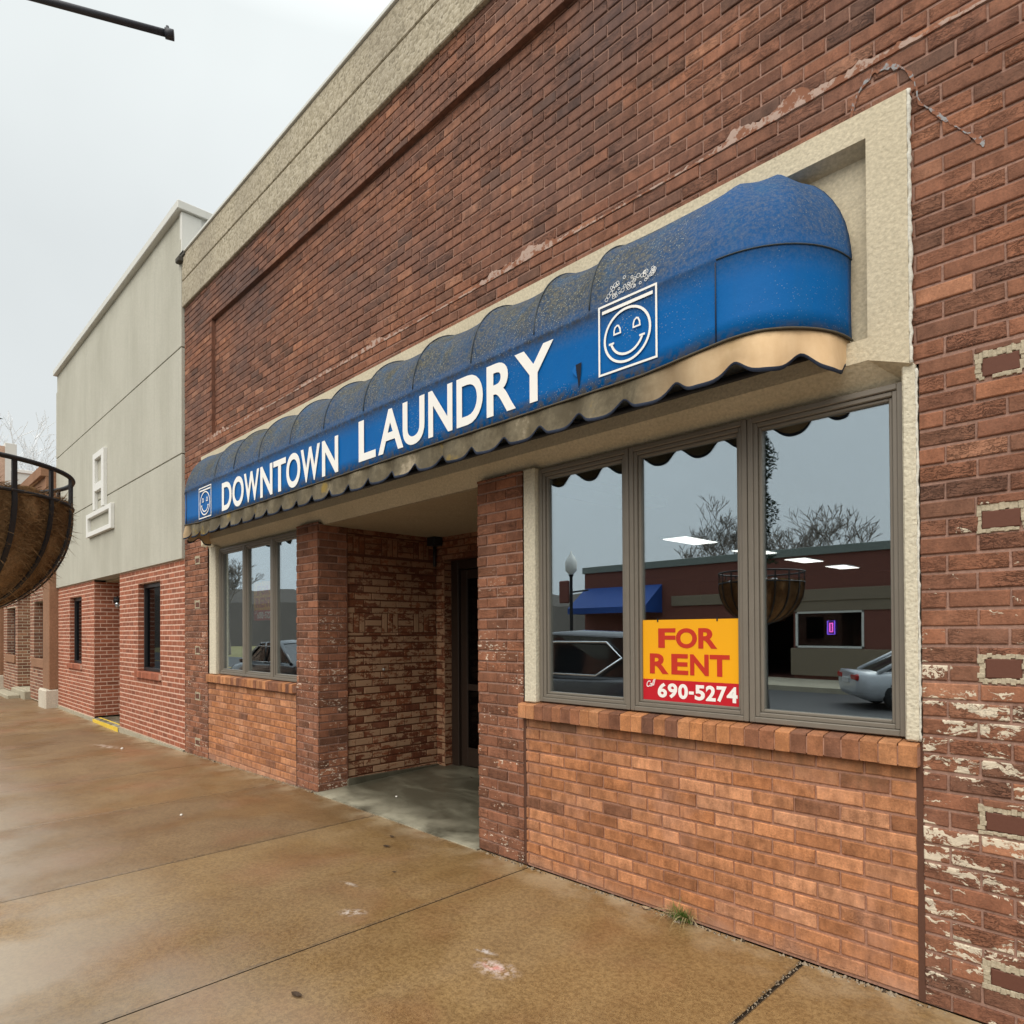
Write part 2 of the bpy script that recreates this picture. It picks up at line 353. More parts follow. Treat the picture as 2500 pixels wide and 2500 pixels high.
# ---- mesh builder ---------------------------------------------------------------
class MB:
    def __init__(s): s.v = []; s.f = []; s.mi = []; s.r = []; s.sm = []
    def vert(s, p): s.v.append(tuple(p)); return len(s.v) - 1
    def face(s, pts, mi=0, r=(.5, .5, .5), smooth=False):
        i = [s.vert(p) for p in pts]; s.f.append(i); s.mi.append(mi); s.r.append(r); s.sm.append(smooth)
    def facei(s, idx, mi=0, r=(.5, .5, .5), smooth=False):
        s.f.append(list(idx)); s.mi.append(mi); s.r.append(r); s.sm.append(smooth)
    def box(s, a, b, mi=0, r=(.5, .5, .5), skip=''):
        x0, y0, z0 = a; x1, y1, z1 = b
        P = [(x0, y0, z0), (x1, y0, z0), (x1, y1, z0), (x0, y1, z0), (x0, y0, z1), (x1, y0, z1), (x1, y1, z1), (x0, y1, z1)]
        F = {'b': (0, 3, 2, 1), 't': (4, 5, 6, 7), 'f': (0, 1, 5, 4), 'k': (2, 3, 7, 6), 'r': (1, 2, 6, 5), 'l': (3, 0, 4, 7)}
        base = len(s.v); s.v += P
        for k, q in F.items():
            if k not in skip: s.facei([base + i for i in q], mi, r)
    def bbox(s, a, b, bev=.004, mi=0, r=(.5, .5, .5)):
        """box with chamfered edges"""
        x0, y0, z0 = a; x1, y1, z1 = b; e = min(bev, (x1 - x0) * .45, (y1 - y0) * .45, (z1 - z0) * .45)
        idx = {}
        base = len(s.v)
        for sx in (0, 1):
            for sy in (0, 1):
                for sz in (0, 1):
                    c = ((x0, x1)[sx], (y0, y1)[sy], (z0, z1)[sz]); d = (e if sx == 0 else -e, e if sy == 0 else -e, e if sz == 0 else -e)
                    for ax in range(3):
                        p = list(c)
                        for k in range(3):
                            if k != ax: p[k] += d[k]
                        idx[(sx, sy, sz, ax)] = s.vert(p)
        q = lambda *k: idx[k]
        def fc(ids): s.facei(ids, mi, r)
        for sx in (0, 1):
            ids = [q(sx, 0, 0, 0), q(sx, 1, 0, 0), q(sx, 1, 1, 0), q(sx, 0, 1, 0)]; fc(ids if sx else ids[::-1])
        for sy in (0, 1):
            ids = [q(0, sy, 0, 1), q(0, sy, 1, 1), q(1, sy, 1, 1), q(1, sy, 0, 1)]; fc(ids if sy else ids[::-1])
        for sz in (0, 1):
            ids = [q(0, 0, sz, 2), q(1, 0, sz, 2), q(1, 1, sz, 2), q(0, 1, sz, 2)]; fc(ids if sz else ids[::-1])
        for a_ in (0, 1):
            for b_ in (0, 1):
                fc([q(a_, b_, 0, 0), q(a_, b_, 1, 0), q(a_, b_, 1, 1), q(a_, b_, 0, 1)])
                fc([q(a_, 0, b_, 0), q(a_, 1, b_, 0), q(a_, 1, b_, 2), q(a_, 0, b_, 2)])
                fc([q(0, a_, b_, 1), q(1, a_, b_, 1), q(1, a_, b_, 2), q(0, a_, b_, 2)])
        for sx in (0, 1):
            for sy in (0, 1):
                for sz in (0, 1):
                    fc([q(sx, sy, sz, 0), q(sx, sy, sz, 1), q(sx, sy, sz, 2)])
    def tube(s, pts, rad, n=8, mi=0, r=(.5, .5, .5), smooth=True, cap=True):
        rings = []
        pts = [Vector(p) for p in pts]; up0 = None
        for i, p in enumerate(pts):
            t = (pts[min(i + 1, len(pts) - 1)] - pts[max(i - 1, 0)])
            if t.length < 1e-9: t = Vector((0, 0, 1))
            t.normalize()
            if up0 is None: up0 = Vector((0, 0, 1)) if abs(t.z) < .9 else Vector((1, 0, 0))
            a = t.cross(up0)
            if a.length < 1e-5: a = t.orthogonal()
            a.normalize(); b = a.cross(t); up0 = b
            rr = rad[i] if isinstance(rad, (list, tuple)) else rad
            rings.append([s.vert(p + (a * math.cos(2 * PI * k / n) + b * math.sin(2 * PI * k / n)) * rr) for k in range(n)])
        for A, B in zip(rings, rings[1:]):
            for k in range(n): s.facei([A[k], A[(k + 1) % n], B[(k + 1) % n], B[k]], mi, r, smooth)
        if cap: s.facei(rings[0][::-1], mi, r); s.facei(rings[-1], mi, r)
    def lathe(s, c, prof, n=24, mi=0, smooth=True, axis='z'):
        rings = []
        for (rr, z) in prof:
            ring = []
            for k in range(n):
                q = 2 * PI * k / n
                if axis == 'z': p = (c[0] + rr * math.cos(q), c[1] + rr * math.sin(q), c[2] + z)
                else: p = (c[0] + rr * math.cos(q), c[1] + z, c[2] + rr * math.sin(q))
                ring.append(s.vert(p))
            rings.append(ring)
        for A, B in zip(rings, rings[1:]):
            for k in range(n): s.facei([A[k], A[(k + 1) % n], B[(k + 1) % n], B[k]], mi, (.5,) * 3, smooth)
    def prism(s, poly, d0, d1, plane='xz', mi=0):
        """poly in plane, extruded along the third axis from d0 to d1"""
        def P(u, v, d): return {'xz': (u, d, v), 'xy': (u, v, d), 'yz': (d, u, v)}[plane]
        s.face([P(u, v, d0) for u, v in poly], mi); s.face([P(u, v, d1) for u, v in poly][::-1], mi)
        for (a, b) in zip(poly, poly[1:] + poly[:1]):
            s.face([P(*a, d0), P(*a, d1), P(*b, d1), P(*b, d0)], mi)
    def build(s, name, mats, parent=None, fixn=False, merge=False):
        me = bpy.data.meshes.new(name); me.from_pydata(s.v, [], s.f)
        for m in (mats if isinstance(mats, (list, tuple)) else [mats]): me.materials.append(MAT[m] if isinstance(m, str) else m)
        me.polygons.foreach_set('material_index', s.mi)
        me.polygons.foreach_set('use_smooth', s.sm)
        at = me.attributes.new('rnd', 'FLOAT_VECTOR', 'FACE'); at.data.foreach_set('vector', [c for q in s.r for c in q])
        if fixn or merge:
            import bmesh
            bm = bmesh.new(); bm.from_mesh(me)
            if merge: bmesh.ops.remove_doubles(bm, verts=bm.verts, dist=1e-5)
            bmesh.ops.recalc_face_normals(bm, faces=bm.faces); bm.to_mesh(me); bm.free()
        me.validate(); me.update()
        o = bpy.data.objects.new(name, me); COL.objects.link(o)
        if parent is not None:
            o.parent = parent
            o.matrix_parent_inverse = WM(parent).inverted()
        return o

def WM(o):
    m = o.matrix_basis.copy()
    if o.parent is not None: m = WM(o.parent) @ o.matrix_parent_inverse @ m
    return m
def tag(o, label=None, cat=None, group=None, kind=None):
    if label: o['label'] = label
    if cat: o['category'] = cat
    if group: o['group'] = group
    if kind: o['kind'] = kind
    return o
def thing(name, label, cat, loc=(0, 0, 0), group=None):
    o = bpy.data.objects.new(name, None); COL.objects.link(o); o.location = loc; o.empty_display_size = .2
    return tag(o, label, cat, group)
def copy_tree(o, parent=None):
    c = o.copy(); COL.objects.link(c)
    if parent is not None:
        c.parent = parent; c.matrix_parent_inverse = o.matrix_parent_inverse.copy()
    for ch in list(o.children): copy_tree(ch, c)
    return c
rr_ = random.random
def rnd3(): return (rr_(), rr_(), rr_())

def sub_rect(r, h):
    u0, u1, v0, v1 = r; a0, a1, b0, b1 = h
    if a1 <= u0 or a0 >= u1 or b1 <= v0 or b0 >= v1: return [r]
    out = []
    if b0 > v0: out.append((u0, u1, v0, b0))
    if b1 < v1: out.append((u0, u1, b1, v1))
    lo, hi = max(v0, b0), min(v1, b1)
    if a0 > u0: out.append((u0, a0, lo, hi))
    if a1 < u1: out.append((a1, u1, lo, hi))
    return out

class Plane:
    def __init__(s, O, U, V, N): s.O, s.U, s.V, s.N = Vector(O), Vector(U), Vector(V), Vector(N)
    def P(s, u, v, n): return s.O + s.U * u + s.V * v + s.N * n
FRONT = lambda y=0.0: Plane((0, y, 0), (1, 0, 0), (0, 0, 1), (0, -1, 0))

def one_brick(mb, pl, u0, u1, v0, v1, mi=0, jit=.0025, bev=.004, deep=.012, r=None):
    if u1 - u0 < .012 or v1 - v0 < .012: return
    r = r or rnd3()
    n = (rr_() - .5) * 2 * jit; t = [(rr_() - .5) * jit * .8 for _ in range(4)]
    e = min(bev, (u1 - u0) * .3, (v1 - v0) * .3); w = [(rr_() - .5) * .003 for _ in range(8)]
    o = [(u0 + w[0], v0 + w[1]), (u1 + w[2], v0 + w[3]), (u1 + w[4], v1 + w[5]), (u0 + w[6], v1 + w[7])]
    i = [(o[0][0] + e, o[0][1] + e), (o[1][0] - e, o[1][1] + e), (o[2][0] - e, o[2][1] - e), (o[3][0] + e, o[3][1] - e)]
    b = len(mb.v)
    for k in range(4): mb.vert(pl.P(*o[k], -deep))
    for k in range(4): mb.vert(pl.P(*o[k], n + t[k] - e * .7))
    for k in range(4): mb.vert(pl.P(*i[k], n + t[k]))
    flip = pl.U.cross(pl.V).dot(pl.N) < 0
    def fc(ids): mb.facei([b + q for q in (ids[::-1] if flip else ids)], mi, r)
    fc([8, 9, 10, 11])
    for k in range(4):
        k2 = (k + 1) % 4
        fc([4 + k, 4 + k2, 8 + k2, 8 + k]); fc([k, k2, 4 + k2, 4 + k])

def brick_wall(mb, pl, u0, u1, v0, v1, holes=(), mi=0, mm=1, course=.0765, length=.215, j=.0135, phase=0.0, zoff=0.0, mdeep=.0085, jit=.003, solid=None, stack=0.5):
    j0 = int(math.floor((v0 - zoff) / course)) - 1; j1 = int(math.ceil((v1 - zoff) / course)) + 1
    for row in range(j0, j1):
        a, b = zoff + row * course, zoff + (row + 1) * course
        ph = phase + (stack * length if row % 2 else 0.0) + (rr_() - .5) * .008
        k0 = int(math.floor((u0 - ph) / length)) - 1; k1 = int(math.ceil((u1 - ph) / length)) + 1
        for k in range(k0, k1):
            ju = j * .72
            R = (max(ph + k * length + ju / 2, u0), min(ph + (k + 1) * length - ju / 2, u1), max(a + j / 2, v0), min(b - j / 2, v1))
            if R[1] - R[0] < .012 or R[3] - R[2] < .012: continue
            rs = [R]
            for h in holes: rs = [q for z in rs for q in sub_rect(z, h)]
            rn = rnd3()
            for q in rs: one_brick(mb, pl, *q, mi=mi, jit=jit, r=rn)
    rs = [(u0, u1, v0, v1)]
    for h in holes: rs = [q for z in rs for q in sub_rect(z, h)]
    flip = pl.U.cross(pl.V).dot(pl.N) < 0
    for (a, b, c, d) in rs:
        q = [pl.P(a, c, -mdeep), pl.P(b, c, -mdeep), pl.P(b, d, -mdeep), pl.P(a, d, -mdeep)]
        mb.face(q[::-1] if flip else q, mm)

# ------------------------------------------------------------------ letters
def glyph_mesh(ch, off=0.0):
    cu = bpy.data.curves.new('glyph', 'FONT'); cu.body = ch; cu.offset = off; cu.resolution_u = 6
    ob = bpy.data.objects.new('glyph', cu); COL.objects.link(ob)
    dg = bpy.context.evaluated_depsgraph_get()
    me = bpy.data.meshes.new_from_object(ob.evaluated_get(dg))
    vs = [tuple(v.co) for v in me.vertices]; fs = [tuple(p.vertices) for p in me.polygons]
    bpy.data.objects.remove(ob); bpy.data.curves.remove(cu); bpy.data.meshes.remove(me)
    return vs, fs
_g = {}
def put_glyph(mb, ch, u0, u1, v0, v1, y, off=0.0, mi=0, shear=0.0, thick=.0015):
    """letter fitted to a box on a plane facing -y, with its own small thickness"""
    if (ch, off) not in _g: _g[(ch, off)] = glyph_mesh(ch, off)
    vs, fs = _g[(ch, off)]
    x0 = min(v[0] for v in vs); x1 = max(v[0] for v in vs); y0 = min(v[1] for v in vs); y1 = max(v[1] for v in vs)
    b = len(mb.v); n = len(vs)
    for lay in (0, 1):
        for v in vs:
            t = (v[1] - y0) / (y1 - y0)
            mb.vert((u0 + (v[0] - x0) / (x1 - x0) * (u1 - u0) + shear * t * (v1 - v0), y + lay * thick, v0 + t * (v1 - v0)))
    ed = {}
    for f in fs:
        mb.facei([b + i for i in f], mi)
        for a, c in zip(f, f[1:] + f[:1]): ed[(a, c)] = 1
    for (a, c) in ed:
        if (c, a) not in ed: mb.facei([b + c, b + a, b + n + a, b + n + c], mi)

def flat_ring(mb, pts, w, y, closed=True, thick=.0015, mi=0):
    """stroke of width w along pts (x,z) on a plane facing -y"""
    n = len(pts); L = []; R = []
    for i in range(n):
        if closed: a, c = pts[i - 1], pts[(i + 1) % n]
        else: a, c = pts[max(i - 1, 0)], pts[min(i + 1, n - 1)]
        b = pts[i]
        d1 = Vector((b[0] - a[0], b[1] - a[1])); d2 = Vector((c[0] - b[0], c[1] - b[1]))
        if d1.length < 1e-9: d1 = d2
        if d2.length < 1e-9: d2 = d1
        d1.normalize(); d2.normalize(); n1 = Vector((-d1.y, d1.x)); n2 = Vector((-d2.y, d2.x)); m = n1 + n2; m.normalize()
        k = w / 2 / max(.3, m.dot(n1))
        L.append((b[0] + m.x * k, b[1] + m.y * k)); R.append((b[0] - m.x * k, b[1] - m.y * k))
    rng = range(n) if closed else range(n - 1)
    for i in rng:
        k = (i + 1) % n
        A = [(L[i][0], y, L[i][1]), (R[i][0], y, R[i][1]), (R[k][0], y, R[k][1]), (L[k][0], y, L[k][1])]
        B = [(p[0], y + thick, p[2]) for p in A]
        mb.face(A, mi); mb.face([A[0], A[3], B[3], B[0]], mi); mb.face([A[1], B[1], B[2], A[2]], mi)
        if not closed and i == 0: mb.face([A[0], B[0], B[1], A[1]], mi)
        if not closed and i == n - 2: mb.face([A[2], B[2], B[3], A[3]], mi)

# ================================================================== GROUND
GZ = [(-60, -.15), (-24, -.13), (-18, -.125), (-15, -.13), (-13.17, -.145), (-9.86, -.073), (-6.1, -.003), (40, 0)]
def gz(x):
    for (a, za), (b, zb) in zip(GZ, GZ[1:]):
        if a <= x <= b: return za + (zb - za) * (x - a) / (b - a)
    return 0.0
KERB = -4.35
joints = [-1.31 - 1.832 * k for k in range(-4, 28)]
joints = sorted(joints)
mb = MB()
def slab(x0, x1, y0, y1, g0, g1, tint):
    """one concrete flag with tooled edges; g = half gap at its two ends"""
    nx = max(1, int((x1 - x0) / .45))
    e = .010
    xs = [x0 + g0, x0 + g0 + e] + [x0 + (x1 - x0) * k / nx for k in range(1, nx)] + [x1 - g1 - e, x1 - g1]
    ys = [y0, y1]
    prev = None
    for i, x in enumerate(xs):
        z = gz(x) - (.006 if i in (0, len(xs) - 1) else 0)
        cur = [(x, y0, z), (x, y1, z)]
        if prev: mb.face([prev[0], cur[0], cur[1], prev[1]], 0, (tint[0], .0 if i in (1, len(xs) - 1) else 1.0, tint[2]))
        prev = cur
    for x in (xs[0], xs[-1]):
        z = gz(x) - .006
        mb.face([(x, y0, z), (x, y1, z), (x, y1, z - .05), (x, y0, z - .05)], 1)
tints = {}
for a, b in zip(joints, joints[1:]):
    t = .72 + (rr_() - .5) * .3
    if -5.1 < a < -1: t = .82
    if -6.9 < a < -5.5: t = .30
    if a < -7: t = .22 + .3 * rr_()
    wide = lambda q: .0095 if abs(q + 1.31) < .01 else (.0055 if q > -4 else .0075)
    slab(a, b, KERB, -.0, wide(a), wide(b), (t, rr_(), rr_()))
# joint bottoms
xs = [-60, -24, -18, -15, -13.17, -9.86, -6.1, 40]
for a, b in zip(xs, xs[1:]):
    mb.face([(a, KERB, gz(a) - .02), (b, KERB, gz(b) - .02), (b, .02, gz(b) - .02), (a, .02, gz(a) - .02)], 1)
    mb.face([(a, KERB, gz(a) - .0), (b, KERB, gz(b) - .0), (b, KERB, -.4), (a, KERB, -.4)], 2)
side = mb.build('sidewalk', ['ground', 'dirt', 'plinth']); tag(side, kind='structure')
mb = MB(); mb.face([(-70, -16.6, -.27), (45, -16.6, -.27), (45, KERB, -.27), (-70, KERB, -.27)])
tag(mb.build('road', 'asphalt'), kind='structure')
mb = MB()
for k in range(12):
    x = -50 + k * 7.0
    mb.box((x, -10.56, -.268), (x + 3, -10.44, -.265), 0)
tag(mb.build('road_marking', 'yellow'), kind='structure')
mb = MB(); mb.box((-22.5, -19.9, -.4), (45, -16.6, -.12)); tag(mb.build('far_pavement', 'plinth'), kind='structure')
mb = MB(); mb.face([(-700, -600, -.42), (600, -600, -.42), (600, 600, -.42), (-700, 600, -.42)]); tag(mb.build('ground', 'lawn'), kind='structure')

# ================================================================== LAUNDRY BUILDING
X0, X1 = -9.86, 2.6          # ends of the front
LB = thing('laundry_building', 'long dark red brick shopfront with cream stucco sign band and recessed entry', 'building', (-5, 0, 0))
F0 = FRONT(0.0); F4 = FRONT(-0.0)
SUR = (-9.14, -.822, 2.74, 3.925)     # stucco surround
# --- upper brickwork: border plane y=0, panel sunk 45 mm
mb = MB()
brick_wall(mb, F0, X0, X1, 5.68, 6.17)
brick_wall(mb, F0, X0, -8.85, 4.14, 5.68)
brick_wall(mb, F0, X0, X1, 3.60, 4.14, holes=[(SUR[0] + .01, SUR[1] - .01, 2.6, SUR[3] - .01), (X0 - 1, SUR[0] + .01, 0, 3.925), (SUR[1] - .01, 99, 0, 3.925)])
P4 = Plane((0, .045, 0), (1, 0, 0), (0, 0, 1), (0, -1, 0))
brick_wall(mb, P4, -8.85, X1, 4.14, 5.68)
for (p) in ([(-8.85, -.0, 4.14), (-8.85, .06, 4.14), (-8.85, .06, 5.68), (-8.85, -.0, 5.68)], [(-8.85, 0.0, 5.68), (X1, 0.0, 5.68), (X1, .06, 5.68), (-8.85, .06, 5.68)]):
    mb.face(p, 0, (.3, .4, .5))
mb.face([(-8.85, -.001, 4.139), (X1, -.001, 4.139), (X1, .06, 4.155), (-8.85, .06, 4.155)], 1)
mb.build('brick_wall', ['brick_red', 'mortar_red'], LB)

# --- right pier of the wall, with patched bricks
def patch(mb, pl, u0, u1, v0, v1, mi_c=2, mi_p=3):
    l, r, d, t = [rr_() * .012 + .009 for _ in range(4)]
    mb.face([pl.P(u0 - .01, v0 - .01, -.009), pl.P(u1 + .01, v0 - .01, -.009), pl.P(u1 + .01, v1 + .01, -.009), pl.P(u0 - .01, v1 + .01, -.009)], 1)
    if rr_() < .5: t += .010
    n = 11
    def run(a, b, c, e, along):
        n = 11 if along else 4
        for k in range(n):
            g = [(rr_() - .5) * .008 for _ in range(2)]
            if along: one_brick(mb, pl, a + (b - a) * k / n - .001, a + (b - a) * (k + 1) / n + .001, c + g[0], e + g[1], mi_c, .003, .002, .02)
            else: one_brick(mb, pl, a + g[0], b + g[1], c + (e - c) * k / n - .001, c + (e - c) * (k + 1) / n + .001, mi_c, .003, .002, .02)
    run(u0 - .006, u1 + .006, v0 - .004, v0 + d, True); run(u0 - .006, u1 + .006, v1 - t, v1 + .006, True)
    run(u0 - .006, u0 + l, v0 + d, v1 - t, False); run(u1 - r, u1 + .006, v0 + d, v1 - t, False)
    one_brick(mb, pl, u0 + l + .001, u1 - r - .001, v0 + d + .001, v1 - t - .001, mi_p, .001, .004, .02)
mb = MB(); holes = []
for zc in (.21, .83, 1.44, 2.05, 2.668):
    holes.append((-.594 + rr_() * .008, -.432, zc - .060, zc + .048))
brick_wall(mb, F0, -.795, X1, -.0, 2.74, holes=holes, phase=-.70, course=.0765, zoff=-.003)
brick_wall(mb, F0, SUR[1] - .004, X1, 2.74, 3.925, phase=-.70, zoff=-.003)
for h in holes: patch(mb, F0, *h)
mb.build('brick_wall', ['brick_flaked', 'mortar_red', 'mortar_cream', 'brick_patch'], LB)
# --- left end pier
mb = MB(); holes = []
for zc in (.12, .74, 1.36, 1.98, 2.58): holes.append((-9.46, -9.29, zc - .055, zc + .05))
brick_wall(mb, F0, X0, -9.012, -.08, 2.735, holes=holes, phase=.02)
brick_wall(mb, F0, X0, SUR[0] + .01, 2.735, 3.925, phase=.02)
for h in holes: patch(mb, F0, *h)
mb.build('brick_wall', ['brick_pier', 'mortar_red', 'mortar_cream', 'brick_patch'], LB)
# --- door piers
mb = MB(); brick_wall(mb, F0, -6.515, -6.06, -.01, 2.70, phase=-6.06, length=.205)
SIDE = Plane((-6.06, 0, 0), (0, 1, 0), (0, 0, 1), (1, 0, 0))
brick_wall(mb, SIDE, 0.0, .335, -.01, 2.68, phase=.02, length=.205)
mb.build('brick_pier', ['brick_pier', 'mortar_red'], LB)
mb = MB(); brick_wall(mb, F0, -3.66, -3.195, -.0, 2.70, phase=-3.66, length=.205)
SR = Plane((-3.66, 0, 0), (0, 1, 0), (0, 0, 1), (-1, 0, 0))
brick_wall(mb, SR, 0.0, 1.5, -.0, 2.68, length=.205)
mb.build('brick_pier', ['brick_pier', 'mortar_red'], LB)
# --- infill walls below the windows
FI = FRONT(.004)
mb = MB(); brick_wall(mb, FI, -3.172, -.82, .0, 1.012, phase=-.82, jit=.0018, course=.0772, zoff=.01, length=.212)
mb.build('infill_wall', ['brick_infill', 'mortar_infill'], LB)
mb = MB(); brick_wall(mb, FI, -8.99, -6.535, -.06, .962, phase=-6.54, jit=.0018, course=.0772, zoff=-.06, length=.245)
mb.build('infill_wall', ['brick_infill', 'mortar_infill'], LB)
for (a, b, z0, z1) in ((-.822, -.793, 0, 1.12), (-3.197, -3.170, 0, 1.12), (-6.537, -6.513, -.03, 1.08), (-9.014, -8.988, -.07, 1.05)):
    mb = MB(); mb.box((a, .006, z0), (b, .05, z1)); mb.build('control_joint', 'joint', LB)
def sill(x0, x1, zt, h, n, y0=-.042):
    mb = MB(); w = (x1 - x0) / n
    for k in range(n):
        a = x0 + k * w; r = rnd3(); dy = (rr_() - .5) * .005
        e = .003
        pr = [(y0 + dy, zt - h + (rr_() - .5) * .003), (y0 + dy, zt - .016), (y0 + dy + .006, zt - .010), (.12, zt + .012), (.12, zt - h)]
        A = [(a + e, p[0], p[1]) for p in pr]; B = [(a + w - e, p[0], p[1]) for p in pr]
        for i in range(4): mb.face([A[i], B[i], B[i + 1], A[i + 1]], 0, r)
        mb.face([A[4], B[4], B[0], A[0]], 0, r); mb.face(A[::-1], 0, r); mb.face(B, 0, r)
    mb.box((x0 + .002, y0 + .004, zt - h + .005), (x1 - .002, .118, zt - .022), 1)
    return mb.build('window_sill', ['brick_sill', 'mortar_infill'], LB)
sill(-3.205, -.803, 1.112, .105, 31)
sill(-9.03, -6.525, 1.06, .10, 31)
# --- stucco sign surround
mb = MB()
o0, o1, oz0, oz1 = SUR; i0, i1, iz0, iz1 = -8.98, -.985, 2.90, 3.80
yf, yi = -.032, .055
# outer ring front faces
ob = [(o0, oz0), (-8.97, 2.80), (-.985, 2.80), (o1, oz0), (o1, oz1), (o0, oz1)]
mb.face([(o0, yf, oz1), (o1, yf, oz1), (i1, yf, iz1), (i0, yf, iz1)])
mb.face([(o0, yf, oz0), (o0, yf, oz1), (i0, yf, iz1), (i0, yf, iz0), (-8.97, yf, 2.80)])
mb.face([(o1, yf, oz0), (-.985, yf, 2.80), (i1, yf, iz0), (i1, yf, iz1), (o1, yf, oz1)])
mb.face([(-8.97, yf, 2.80), (-.985, yf, 2.80), (i1, yf, iz0), (i0, yf, iz0)])
# reveals and inner panel
c = .012
mb.face([(i0, yf, iz1), (i1, yf, iz1), (i1 - c, yi, iz1 - .03), (i0 + c, yi, iz1 - .03)]); mb.face([(i1, yf, iz1), (i1, yf, iz0), (i1 - c, yi, iz0), (i1 - c, yi, iz1 - .03)])
mb.face([(i0, yf, iz0), (i1, yf, iz0), (i1 - c, yi, iz0), (i0 + c, yi, iz0)]); mb.face([(i0, yf, iz1), (i0 + c, yi, iz1 - .03), (i0 + c, yi, iz0), (i0, yf, iz0)])
mb.face([(i0 + c, yi, iz0), (i1 - c, yi, iz0), (i1 - c, yi, iz1 - .03), (i0 + c, yi, iz1 - .03)])
# outer edges, splayed underside
mb.face([(o1, yf, oz0), (o1, yf, oz1), (o1, .02, oz1), (o1, .02, oz0)]); mb.face([(o0, yf, oz0), (o0, .02, oz0), (o0, .02, oz1), (o0, yf, oz1)])
mb.face([(o0, yf, oz1), (o0, .02, oz1), (o1, .02, oz1), (o1, yf, oz1)])
mb.face([(-8.97, yf, 2.80), (-8.90, .075, 2.672), (-.86, .075, 2.692), (-.985, yf, 2.80)])
mb.face([(o1, yf, oz0), (o1, .02, oz0), (-.86, .075, 2.692), (-.985, yf, 2.80)])
mb.face([(o0, yf, oz0), (-8.97, yf, 2.80), (-8.90, .075, 2.672), (o0, .02, oz0)])
surround = mb.build('stucco_surround', 'stucco', LB)
mb = MB(); pts = []
z = oz0
while z < oz1 + .01:
    pts.append((o1 + .004 + (rr_() - .5) * .007, yf + .012 + (rr_() - .5) * .006, z)); z += .022
mb.tube(pts, [.007 + rr_() * .005 for _ in pts], 6); mb.build('caulk_bead', 'caulk', surround)
# --- jambs
for (a, b, z0, z1, yy) in ((-3.172, -3.066, 1.113, 2.70, -.012), (-.858, -.806, 1.113, 2.745, -.012), (-8.915, -8.70, 1.06, 2.70, -.012)):
    mb = MB(); mb.bbox((a, yy, z0), (b, .16, z1), .008); mb.build('window_jamb', 'jamb', LB)
mb = MB(); pts = []
for k in range(80): pts.append((-.803 + (rr_() - .5) * .005, .0 + (rr_() - .5) * .004, 1.115 + k * .0203))
mb.tube(pts, [.004 + rr_() * .004 for _ in pts], 5); mb.build('caulk_bead', 'caulk', LB)
# --- windows: three lights each
def light(x0, x1, z0, z1, yb, parent, wide=.068):
    """one fixed sash: outer frame, stepped sash and pane"""
    mb = MB(); g = .002
    def ring(a0, a1, b0, b1, w, y0, y1):
        mb.bbox((a0, y0, b0), (a0 + w, y1, b1), .004); mb.bbox((a1 - w, y0, b0), (a1, y1, b1), .004)
        mb.bbox((a0 + w - .001, y0 + .001, b0), (a1 - w + .001, y1, b0 + w), .004); mb.bbox((a0 + w - .001, y0 + .001, b1 - w), (a1 - w + .001, y1, b1), .004)
    ring(x0 + g, x1 - g, z0, z1, wide * .42, yb, yb + .10)
    ring(x0 + wide * .42, x1 - wide * .42, z0 + wide * .42, z1 - wide * .42, wide * .34, yb + .010, yb + .09)
    ring(x0 + wide * .76, x1 - wide * .76, z0 + wide * .76, z1 - wide * .76, wide * .24, yb + .024, yb + .07)
    w = thing('window', None, None, ((x0 + x1) / 2, yb, z0)); w.parent = parent; w.matrix_parent_inverse = WM(parent).inverted()
    mb.build('frame', 'frame', w)
    m2 = MB(); m2.box((x0 + wide * .8, yb + .045, z0 + wide * .8), (x1 - wide * .8, yb + .051, z1 - wide * .8), 0)
    m2.build('pane', 'glass', w)
    for k in ('label', 'category'):
        if k in w: del w[k]
    return w
for a, b in ((-3.064, -2.324), (-2.324, -1.584), (-1.584, -.858)): light(a, b, 1.122, 2.688, .025, LB)
for a, b in ((-8.69, -7.92), (-7.92, -7.16), (-7.16, -6.52)): light(a, b, 1.068, 2.665, .025, LB)
# --- entry recess
mb = MB()
SW = Plane((-6.075, 0, 0), (0, 1, 0), (0, 0, 1), (1, 0, 0))
bands = [(1.584, 1.795), (2.41, 2.60)]
brick_wall(mb, SW, .335, 1.5, .03, 2.68, holes=[(0, 2, a, b) for a, b in bands], length=.205, phase=.335, zoff=.02)
for (a, b) in bands:
    u = .345; k = 0
    while u < 1.49:
        if k % 2 == 0:
            for q in range(3): one_brick(mb, SW, u + q * .070 + .006, min(u + q * .070 + .064, 1.49), a + .004, b - .004)
        else:
            h = (b - a) / 3
            for q in range(3): one_brick(mb, SW, u + .006, min(u + .204, 1.49), a + q * h + .006, a + (q + 1) * h - .006)
        u += .21; k += 1
    mb.face([SW.P(.335, a, -.006), SW.P(1.5, a, -.006), SW.P(1.5, b, -.006), SW.P(.335, b, -.006)], 1)
mb.box((-6.085, .33, 0), (-6.058, .337, 2.68), 1)
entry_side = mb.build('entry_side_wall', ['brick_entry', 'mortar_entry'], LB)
mb = MB(); mb.prism([(.325, -.02), (1.5, -.02), (1.5, .071), (.34, .088), (.325, .075)], -6.085, -6.035, 'yz'); mb.build('concrete_curb', 'entry', entry_side)
mb = MB()
BW = FRONT(1.5)
brick_wall(mb, BW, -6.08, -3.6, .03, 2.68, holes=[(-5.93, -4.2, 0, 2.41)], length=.205, phase=-6.08, zoff=.02)
JW = Plane((-5.93, 1.5, 0), (0, 1, 0), (0, 0, 1), (1, 0, 0)); brick_wall(mb, JW, 0, .14, .05, 2.41, length=.205)
